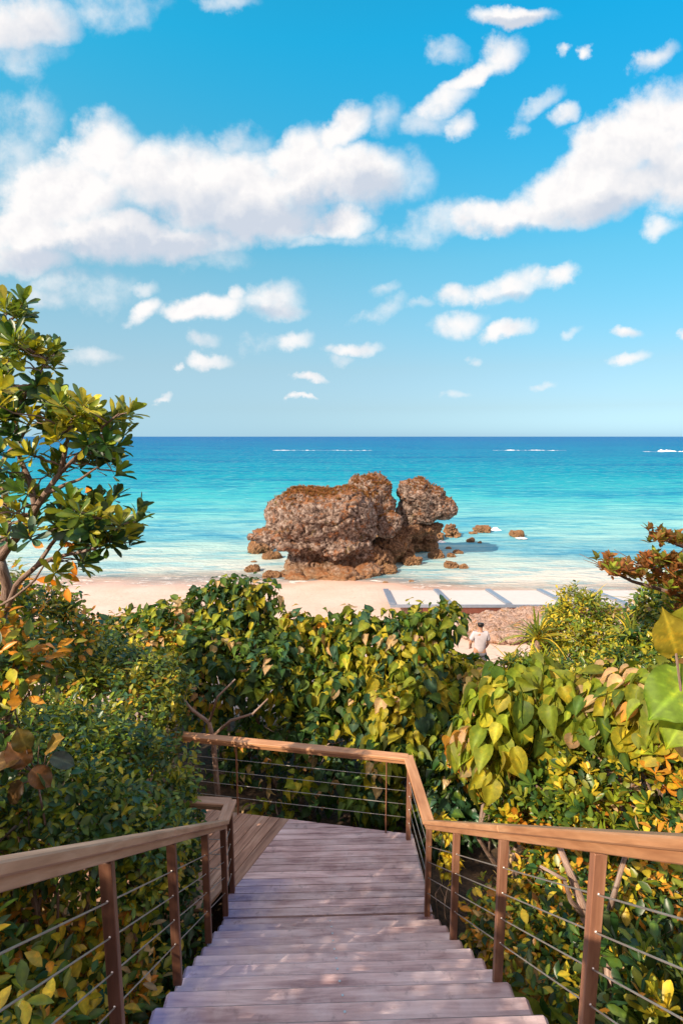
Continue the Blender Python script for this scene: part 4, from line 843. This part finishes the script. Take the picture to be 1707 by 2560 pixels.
def pandanus(x, y, Y, size, n, label, trunk=.6):
    c = D(x, y, Y); g = float(ground_h(c.x, c.y)); root = thing('pandanus', (c.x, c.y, g), label, 'screw pine', 'spiky long-leaved plants on the right')
    V = []; Fq = []; C = []; st = 0
    for k in range(n):
        a = 2.4 * k; el = random.uniform(.1, 1.45); L = size * random.uniform(.7, 1.15); d = Vector((math.cos(a) * math.cos(el), math.sin(a) * math.cos(el), math.sin(el))); side = d.cross(Vector((0, 0, 1))).normalized()
        up = side.cross(d).normalized(); col = np.array(random.choice([G_MD, G_LT, G_LT, G_YL, YL, (.07, .13, .05)])) * random.uniform(.8, 1.3); m = 7; sag = random.uniform(.25, .75)
        for j in range(m + 1):
            t = j / m; q = c + d * L * t + Vector((0, 0, -1)) * L * sag * t ** 2.3; w = .022 * size / .9 * (1 - t ** 2) * min(1, .5 + t * 4) + .001
            V += [tuple(q - side * w + up * w * .5), tuple(q), tuple(q + side * w + up * w * .5)]; C += [col, col * 1.3, col]
            if j: b = st + 3 * j; Fq += [(b - 3, b - 2, b + 1, b), (b - 2, b - 1, b + 2, b + 1)]
        st += 3 * (m + 1)
    mesh_np('leaves', np.array(V), np.array(Fq), M_leaf, root, np.array(C))
    MB().tube(wiggle((c.x, c.y, g - .1), c, 6, .08), .045, 7).build('trunk', M_bark, root, True); return root
pandanus(1232, 1470, 9.7, .95, 60, 'tall spiky plant at the left end of the right-hand bushes')
pandanus(1175, 1530, 9.2, .62, 46, 'low spiky grass-like plant beside the person')
pandanus(1245, 1530, 8.9, .7, 46, 'spiky plant below the tall one at the left of the round bush')
pandanus(1350, 1392, 10.6, .75, 40, 'spiky plant standing out above the round bush against the platform')
pandanus(1500, 1400, 9.4, .85, 48, 'spiky plant right of the round bush below the brown branch')
pandanus(1450, 1470, 9.0, .9, 52, 'upright spiky plant between the round bush and the leafy bush')

# ------------------------------------------------------------------ left tree and right branch: leaf rosettes on traced limbs
def rosettes(centres, axes, size, per, pal, wts, parent, name='leaves', seed=0, kind='spoon', mat=None):
    P = np.array(centres); A = norm(np.array(axes)); n = len(P); t1 = norm(np.cross(A, rng.normal(size=(n, 3)))); t2 = np.cross(A, t1); base = colours(P, pal, wts, seed=seed, scale=3.0)
    V, Fc, C = [], [], []; off = 0
    for k in range(per):
        a = 2.399 * k + rng.uniform(-.2, .2, n); rad = t1 * np.cos(a)[:, None] + t2 * np.sin(a)[:, None]; tilt = .25 + 1.15 * (k / per) + rng.uniform(-.15, .2, n)
        d = norm(A * np.cos(tilt)[:, None] + rad * np.sin(tilt)[:, None]); nr = norm(A * np.sin(tilt)[:, None] - rad * np.cos(tilt)[:, None]); pos = P - A * (size * .35 * k / per)
        col = base * rng.uniform(.7, 1.3, (n, 1)); m = rng.uniform(size=n) < .25; col[m] = colours(P[m], pal, wts, seed=seed + 5) if m.any() else 0
        v, f, c = place_leaves(kind, pos, d, nr, size * rng.uniform(.75, 1.15, n), col); V.append(v); Fc.append(f + off); C.append(c); off += len(v)
    return mesh_np(name, np.concatenate(V), np.concatenate(Fc), mat or M_leaf, parent, np.concatenate(C))
def C5(x, y, Y): s_ = .3827; return at(x * s_, 700 + y * s_, Y)
def left_tree():
    b0 = C5(-60, 2500, 4.3); root = thing('sea_tree', (b0.x - .1, b0.y, float(ground_h(b0.x, b0.y))), 'tree with whorls of long glossy leaves and pale twisting branches at the left edge', 'tree')
    limbs = {'a': ([(-40, 2500, 4.3), (20, 2200, 4.3), (50, 2000, 4.3), (0, 1830, 4.25)], .045, .04), 'b': ([(0, 1830, 4.25), (60, 1720, 4.2), (150, 1620, 4.15), (232, 1500, 4.1), (300, 1400, 4.1), (390, 1270, 4.05), (425, 1120, 4.0), (470, 900, 4.0)], .036, .012),
             'c': ([(232, 1500, 4.1), (190, 1300, 4.2), (140, 1180, 4.25), (105, 1080, 4.3), (110, 900, 4.3), (60, 560, 4.3), (50, 300, 4.3)], .024, .008), 'd': ([(0, 1830, 4.25), (50, 1600, 4.4), (30, 1400, 4.5), (-20, 1250, 4.6), (-60, 900, 4.6), (-40, 500, 4.6)], .038, .014),
             'e': ([(20, 2200, 4.3), (110, 2000, 4.2), (250, 1870, 4.1), (350, 1815, 4.05), (520, 1780, 4.0), (690, 1710, 3.95), (800, 1600, 3.95)], .026, .007), 'f': ([(300, 1400, 4.1), (420, 1340, 4.0), (520, 1300, 3.95), (640, 1230, 3.9)], .018, .006),
             'g': ([(390, 1270, 4.05), (500, 1160, 4.0), (600, 1060, 3.95), (680, 960, 3.95), (780, 870, 3.9)], .016, .006), 'h': ([(250, 1870, 4.1), (330, 1730, 4.1), (420, 1620, 4.05), (560, 1530, 4.0), (700, 1560, 3.9)], .018, .006),
             'i': ([(-20, 1250, 4.6), (60, 1120, 4.5), (110, 1080, 4.4), (220, 900, 4.3), (300, 780, 4.3)], .02, .007), 'j': ([(110, 900, 4.3), (180, 720, 4.2), (250, 640, 4.2), (300, 520, 4.2)], .014, .005), 'k': ([(60, 560, 4.3), (130, 430, 4.25), (200, 400, 4.2)], .01, .004),
             'l': ([(232, 1500, 4.1), (120, 1580, 4.3), (40, 1600, 4.4), (-60, 1520, 4.5)], .018, .008), 'm': ([(-40, 2150, 4.2), (100, 2080, 4.1), (230, 1960, 4.0), (290, 1860, 4.0), (440, 1720, 4.0)], .012, .005)}
    tr = MB(); P3 = {}
    for k, (pts, r0, r1) in limbs.items():
        q = [C5(*p) for p in pts]; dense = []
        for a, b in zip(q[:-1], q[1:]):
            for i in range(3): dense.append(a.lerp(b, i / 3))
        dense.append(q[-1]); dense = [p + Vector((mn.noise(p * 4) * .02, mn.noise(p * 4 + Vector((5, 5, 5))) * .02, mn.noise(p * 4 + Vector((9, 1, 5))) * .02)) for p in dense]
        n = len(dense); P3[k] = dense; tr.tube(dense, [r0 + (r1 - r0) * i / (n - 1) for i in range(n)], 9, .85)
    g = root.location; tr.tube([Vector((g.x, g.y, g.z - .2)), P3['a'][0].lerp(Vector(g), .5) + Vector((.04, 0, 0)), P3['a'][0] + Vector((0, 0, .02))], [.075, .06, .046], 9, .85)
    cl = [(30, 200, 3), (95, 230, 3), (130, 210, 2), (40, 330, 3), (120, 400, 4), (190, 400, 3), (60, 430, 3), (250, 470, 3), (310, 490, 3), (0, 480, 3), (150, 480, 3), (40, 640, 3), (110, 640, 3), (10, 720, 3), (190, 680, 3), (260, 760, 4), (180, 800, 4), (110, 780, 3), (320, 720, 2), (330, 830, 4), (400, 850, 4), (60, 880, 4), (130, 900, 3), (210, 900, 4), (290, 920, 3), (470, 820, 4), (530, 860, 4), (580, 860, 3), (480, 930, 4), (400, 960, 3), (560, 960, 4), (620, 930, 3),
          (690, 970, 3), (740, 900, 3), (730, 830, 2), (840, 880, 3), (780, 960, 2), (670, 1060, 3), (620, 1060, 2), (590, 1180, 3), (650, 1210, 3), (700, 1190, 2), (540, 1130, 2), (370, 1150, 3), (420, 1180, 2), (330, 1290, 3), (260, 1280, 2), (20, 1000, 3), (160, 1120, 2), (200, 1150, 2), (-20, 1100, 3), (0, 1250, 2), (90, 1290, 3), (60, 1380, 3), (150, 1400, 2), (220, 1400, 2), (180, 1460, 2), (100, 1500, 3), (20, 1480, 3), (440, 1440, 3), (400, 1500, 3), (350, 1540, 3), (480, 1520, 4), (560, 1480, 3), (600, 1430, 3), (650, 1460, 3),
          (540, 1560, 4), (620, 1560, 4), (690, 1540, 4), (730, 1480, 2), (760, 1560, 3), (820, 1540, 2), (860, 1570, 3), (740, 1640, 4), (660, 1630, 4), (580, 1640, 4), (500, 1640, 3), (790, 1680, 3), (720, 1710, 2), (830, 1640, 2), (430, 1600, 3), (300, 1600, 2), (220, 1620, 2), (560, 1700, 2), (560, 1870, 2), (520, 1850, 2), (380, 1880, 1), (-40, 700, 4), (-60, 950, 4), (-50, 300, 3), (-60, 1400, 3), (-80, 1700, 2)]
    ctr, ax, tw = [], [], MB(); allp = [p for v in P3.values() for p in v]
    for (x, y, n) in cl:
        n = max(1, int(n * .66 + random.random())); y = y + 12; c = C5(x, y, 4.05 + random.uniform(-.15, .25)); near = min(allp, key=lambda p: (p - c).length + (.25 if p.z > c.z + .1 else 0))
        for i in range(n):
            p = c + Vector((random.gauss(0, .045), random.gauss(0, .16), random.gauss(0, .04))); a = (p - near).normalized() * .7 + Vector((.15, -.25, .75)) + Vector((random.gauss(0, .3), random.gauss(0, .35), random.gauss(0, .2)))
            ctr.append(tuple(p)); ax.append(tuple(a)); w = wiggle(near, p, 4, .15); tw.tube(w, [.007, .0065, .006, .005, .004], 5, 1.0)
    tr.build('trunk', M_bark, root, True); tw.build('twigs', M_bark, root, True)
    rosettes(ctr, ax, .148, 11, [G_DK, BL, G_MD, G_LT, G_YL], [2.5, 1.6, 4, 4, 2.6], root, seed=31)
    oc = [C5(x, y, 4.0) for x, y in ((485, 1730), (520, 1970), (440, 2010), (390, 1990), (160, 1690), (100, 940), (500, 1930), (560, 1380), (350, 1960), (210, 1710))]
    d = np.array([(random.gauss(0, 1), -.6, random.gauss(-.3, 1)) for _ in oc]); v, f, c = place_leaves('oval', np.array([tuple(o) for o in oc]), d, np.array([(0, -1, .3)] * len(oc)), np.full(len(oc), .115), np.array([(.75, .26, .03)] * len(oc)))
    mesh_np('orange_leaves', v, f, M_leaf_s, root, c)
left_tree()

def right_branch():
    root = thing('almond_tree', tuple(D(1700, 1500, 7.6).xy) + (float(ground_h(4.8, 7.6)),), 'tree reaching in from the right edge with a flat branch of brown and green leaves', 'tree')
    g = Vector(root.location); tr = MB(); h0 = D(1680, 1390, 7.8)
    tr.tube(wiggle(g - Vector((0, 0, .2)), h0, 6, .05), [.12, .11, .1, .09, .085, .08, .07], 9, .9)
    rng_l = [[(1680, 1390), (1600, 1380), (1520, 1355), (1450, 1335), (1400, 1310), (1370, 1300)], [(1600, 1380), (1540, 1330), (1490, 1300), (1440, 1295)], [(1680, 1390), (1640, 1310), (1590, 1265), (1540, 1245), (1500, 1225)], [(1640, 1310), (1580, 1300), (1520, 1280)]]
    al = []
    for L in rng_l:
        q = [D(x, y, 7.7) for x, y in L]; n = len(q); tr.tube(q, [.045 * (1 - .8 * i / (n - 1)) for i in range(n)], 7, .8); al += q
    for (x0, y0, x1, y1) in ((1400, 1310, 1330, 1272), (1400, 1310, 1338, 1285), (1470, 1300, 1410, 1262), (1560, 1250, 1530, 1215), (1500, 1228, 1470, 1205)): tr.tube([D(x0, y0, 7.7), D((x0 + x1) / 2, (y0 + y1) / 2 - 2, 7.68), D(x1, y1, 7.65)], [.01, .007, .003], 5, .8)
    tr.build('trunk', M_bark, root, True)
    ctr, ax = [], []
    def strip(pts, n, sx, sy):
        for _ in range(n):
            i = random.randrange(len(pts) - 1); t = random.random(); x = pts[i][0] + (pts[i + 1][0] - pts[i][0]) * t; y = pts[i][1] + (pts[i + 1][1] - pts[i][1]) * t
            p = D(x + random.gauss(0, sx), y + random.gauss(0, sy), 7.7 + random.gauss(0, .35)); ctr.append(tuple(p)); ax.append((random.gauss(0, .35), random.gauss(-.3, .35), 1))
    strip([(1385, 1300), (1430, 1312), (1500, 1325), (1570, 1345), (1640, 1350)], 95, 8, 10); strip([(1460, 1290), (1540, 1290), (1640, 1290)], 60, 10, 9); strip([(1500, 1226), (1560, 1245), (1640, 1255)], 45, 8, 8); strip([(1560, 1340), (1650, 1330)], 50, 15, 30)
    rosettes(ctr, ax, .13, 8, [BR, (.26, .11, .03), (.14, .13, .02), G_LT, (.36, .16, .05)], [4, 3, 3, 2, 2], root, seed=41, kind='oval', mat=M_leaf_s)
right_branch()

# big close leaves at the right edge
def close_plant():
    root = thing('big_leaved_plant', (1.9, 2.6, float(ground_h(1.9, 2.6))), 'very large smooth green and orange leaves cut by the right edge above the railing', 'plant')
    mb = MB(); spec = [((1552, 1500), (1530, 1410), .26, (.34, .26, .03)), ((1590, 1555), (1500, 1640), .30, (.15, .25, .02)), ((1600, 1600), (1530, 1720), .30, (.20, .28, .02)), ((1590, 1520), (1560, 1590), .16, (.50, .30, .10)), ((1610, 1480), (1600, 1390), .3, (.30, .28, .03)), ((1600, 1640), (1575, 1760), .26, (.48, .3, .12))]
    b0 = Vector((2.35, 2.6, float(ground_h(2.35, 2.6))))
    for i, (a, b, L, col) in enumerate(spec):
        p = D(a[0], a[1], 2.5 + .04 * i); q = D(b[0], b[1], 2.4 + .04 * i); d = q - p
        v, f, c = place_leaves('huge', np.array([tuple(p)]), np.array([tuple(d)]), np.array([(-.45, -.75, .5)]), np.array([L]), np.array([col]), .3); mesh_np('leaf', v, f, M_leaf_s, root, c)
        mb.tube(wiggle(b0, p, 6, .05), [.016, .014, .012, .01, .008, .007, .006], 6, .9)
    mb.build('stem', M_bark, root, True)
close_plant()
# bare trunk behind the right cables
t = thing('small_tree', (2.0, 2.6, float(ground_h(2.0, 2.6))), 'orange-brown forked bare trunk behind the cables of the right railing', 'tree')
mb = MB(); P_ = lambda x, y, Y: D(x, y, Y)
mb.tube([P_(1400, 2200, 3.0), P_(1345, 2110, 3.05), P_(1330, 2060, 3.1), P_(1310, 2010, 3.1), P_(1290, 1960, 3.15), P_(1270, 1900, 3.3)], [.04, .035, .028, .024, .02, .015], 8, 1.3)
mb.tube([P_(1345, 2110, 3.05), P_(1310, 2070, 3.05), P_(1295, 2020, 3.0), P_(1240, 1990, 3.0)], [.02, .015, .012, .008], 7, 1.2); mb.tube([P_(1400, 2090, 3.4), P_(1420, 2020, 3.4), P_(1440, 1950, 3.4)], [.022, .018, .015], 7, 1.1)
mb.tube([Vector((2.0, 2.6, float(ground_h(2.0, 2.6)) - .1)), Vector((1.75, 2.9, 3.1)), P_(1400, 2200, 3.0)], [.06, .05, .04], 8, 1.2); mb.build('trunk', M_bark, t, True)

# ------------------------------------------------------------------ the person on the beach
def person():
    head = at(1201, 1566, 12.6); fx = head.x; fy = 12.6; g = float(ground_h(fx, fy)); hz = head.z - g; S = (hz + .12) / 1.72
    root = thing('person', (fx, fy, g), 'black-haired person in a pale shirt standing on the sand with their back turned', 'person')
    def P(x, y, z): return Vector((fx + x * S, fy + y * S, g + z * S))
    def skin(name, joints, edges, mat, par, sub=2):
        me = bpy.data.meshes.new('t'); me.from_pydata([tuple(P(*j[0])) for j in joints], edges, []); o = bpy.data.objects.new('t', me); COL.objects.link(o)
        o.modifiers.new('k', 'SKIN'); 
        if not me.skin_vertices: 
            bm = bmesh.new(); bm.from_mesh(me); bm.verts.layers.skin.verify(); bm.to_mesh(me); bm.free()
        for i, j in enumerate(joints): me.skin_vertices[0].data[i].radius = (j[1] * S, (j[2] if len(j) > 2 else j[1]) * S)
        me.skin_vertices[0].data[0].use_root = True
        m = o.modifiers.new('s', 'SUBSURF'); m.levels = sub; m.render_levels = sub
        dg = bpy.context.evaluated_depsgraph_get(); dg.update(); m2 = bpy.data.meshes.new_from_object(o.evaluated_get(dg))
        vs = [tuple(v.co) for v in m2.vertices]; fs = {}
        for p in m2.polygons: fs.setdefault(len(p.vertices), []).append(list(p.vertices))
        bpy.data.objects.remove(o); bpy.data.meshes.remove(me); bpy.data.meshes.remove(m2)
        return mesh_np(name, vs, [np.array(f) for f in fs.values()], mat, par)
    M_sk = plain('skin', (.42, .22, .14), .5, 0, 12, .08); M_sh = plain('pale shirt cloth', (.50, .46, .50), .8, 0, 14, .1); M_tr = plain('dark trouser cloth', (.10, .10, .13), .85, 0, 14, .15); M_ha = plain('black hair', (.012, .010, .010), .45, 0, 60, .3)
    J = [((0, 0, .94), .13, .10), ((0, 0, 1.12), .12, .095), ((0, -.01, 1.32), .15, .10), ((0, 0, 1.43), .07, .07), ((0, .01, 1.50), .052), ((0, .02, 1.56), .075, .07), ((0, .02, 1.66), .078, .085),
         ((.17, 0, 1.40), .055), ((.23, .02, 1.14), .042), ((.20, .16, .96), .032), ((.18, .22, .90), .03),
         ((-.17, 0, 1.40), .055), ((-.24, .02, 1.14), .042), ((-.21, .16, .97), .032), ((-.18, .22, .91), .03),
         ((.10, 0, .88), .095), ((.12, .01, .48), .062), ((.13, -.02, .08), .042), ((.14, .12, .03), .035),
         ((-.10, 0, .88), .095), ((-.12, .02, .48), .062), ((-.13, 0, .08), .042), ((-.14, .14, .03), .035)]
    Eg = [(0, 1), (1, 2), (2, 3), (3, 4), (4, 5), (5, 6), (2, 7), (7, 8), (8, 9), (9, 10), (2, 11), (11, 12), (12, 13), (13, 14), (0, 15), (15, 16), (16, 17), (17, 18), (0, 19), (19, 20), (20, 21), (21, 22)]
    # five fingers on each hand, rooted in the palm
    for h, sx in ((10, 1), (14, -1)):
        c = J[h][0]
        for i in range(5):
            a = (-.03 + .015 * i) * sx; L = (.045, .075, .085, .08, .065)[i]; n = len(J)
            if i == 0: J += [((c[0] - .035 * sx, c[1] + .015, c[2]), .011), ((c[0] - .05 * sx, c[1] + .045, c[2] - .01), .009)]
            else: J += [((c[0] + a, c[1] + .035, c[2] - .01), .010), ((c[0] + a, c[1] + .035 + L * .7, c[2] - .01 - L * .5), .008)]
            Eg += [(h, n), (n, n + 1)]
    skin('body', J, Eg, M_sk, root)
    for sx in (1, -1): MB().tube([P(.078 * sx, .02, 1.585), P(.088 * sx, .015, 1.61), P(.08 * sx, .02, 1.64)], [.008, .016, .01], 7).build('ear', M_sk, root, True)
    MB().tube([P(0, .11, 1.62), P(0, .125, 1.595), P(0, .10, 1.585)], [.006, .014, .008], 7).build('nose', M_sk, root, True)
    skin('hair', [((0, -.03, 1.57), .074, .065), ((0, -.012, 1.64), .096, .092), ((0, .0, 1.70), .090, .090)], [(0, 1), (1, 2)], M_ha, root)
    skin('shirt', [((0, 0, .84), .165, .125), ((0, 0, 1.1), .155, .12), ((0, -.01, 1.30), .18, .125), ((0, 0, 1.43), .085, .08), ((.16, 0, 1.40), .08), ((.225, .01, 1.20), .07), ((-.16, 0, 1.40), .08), ((-.235, .01, 1.20), .07)],
         [(0, 1), (1, 2), (2, 3), (2, 4), (4, 5), (2, 6), (6, 7)], M_sh, root)
    skin('trousers', [((0, 0, .93), .145, .11), ((.10, 0, .84), .11), ((.12, .01, .48), .085), ((.13, -.02, .12), .07), ((-.10, 0, .84), .11), ((-.12, .02, .48), .085), ((-.13, 0, .12), .07)], [(0, 1), (1, 2), (2, 3), (0, 4), (4, 5), (5, 6)], M_tr, root)
person()

# the tall tree beside the top of the steps, left of and behind the viewer, which keeps the steps in shade
shrub('shade_tree', WE([(-5.5, -1.0, 7.3, .9, .7, .6), (-4.6, -1.6, 7.6, .8, .7, .7), (-5.0, -1.2, 8.2, 1.0, .9, .9), (-5.9, -.7, 8.2, .9, .8, .9), (-4.3, -2.1, 8.2, 1.0, .9, 1.0), (-6.9, -.5, 8.4, 1.0, .8, .9), (-3.6, -3.0, 8.4, 1., 1., 1.)]),
      'leafy tree beside the top of the steps, out of the picture on the left', cat='tree', kind='oval', size=.14, dens=230, pal=PAL_D, wts=[4, 3, 4, 3, 1, .2], per=5, mode='spray', seed=51, spread=.1, sr=.07, depth=.6)

def extra():
    root = [o for o in bpy.data.objects if o.get('label', '').startswith('shaded dark heart-leaved shrub right behind')][0]
    for i, (pts, r) in enumerate(((([(505, 1900, 7.5), (498, 1800, 7.5), (490, 1700, 7.5), (480, 1660, 7.5), (440, 1630, 7.5), (415, 1600, 7.6)]), .05), (([(490, 1690, 7.5), (530, 1655, 7.45), (580, 1640, 7.4), (615, 1605, 7.4)]), .028), (([(480, 1660, 7.5), (500, 1600, 7.5), (540, 1560, 7.6)]), .025))):
        q = [D(*p) for p in pts]; n = len(q); MB().tube(q, [r * (1 - .6 * k / (n - 1)) for k in range(n)], 8, 1.1).build('branch', M_bark, root, True)
extra()
def bronze():
    c = D(90, 1740, 3.6); root = thing('bronze_leaved_plant', (c.x - .1, c.y + .1, float(ground_h(c.x, c.y))), 'plant with dark bronze veined leaves among the shrubs at the left edge', 'plant'); mb = MB(); b0 = D(85, 1790, 3.55)
    for (a, b, L, col) in (((60, 1755), (10, 1700), .19, (.13, .06, .02)), ((75, 1770), (135, 1820), .17, (.16, .08, .03)), ((110, 1720), (175, 1650), .20, (.20, .13, .03)), ((120, 1740), (185, 1760), .16, (.03, .055, .05)), ((50, 1800), (5, 1860), .18, (.10, .06, .03)), ((90, 1710), (80, 1650), .15, (.05, .08, .06)), ((40, 1740), (-30, 1760), .2, (.15, .09, .03)), ((90, 1780), (95, 1850), .16, (.04, .07, .04)), ((60, 1720), (30, 1650), .16, (.12, .1, .03))):
        p = D(a[0], a[1], 3.42); q = D(b[0], b[1], 3.3 + random.uniform(-.12, .2)); v, f, cc = place_leaves('huge', np.array([tuple(p)]), np.array([tuple(q - p)]), np.array([(random.uniform(-.3, .5), -.6, .9)]), np.array([L]), np.array([col]), .3); mesh_np('leaf', v, f, M_leaf, root, cc)
        mb.tube(wiggle(b0, p, 5, .06), [.006, .006, .005, .005, .004, .004], 6, .9)
    mb.tube([Vector(root.location), Vector(root.location).lerp(b0, .5) + Vector((.03, .1, 0)), b0], [.014, .01, .007], 6, .8); mb.build('stem', M_bark, root, True)
bronze()
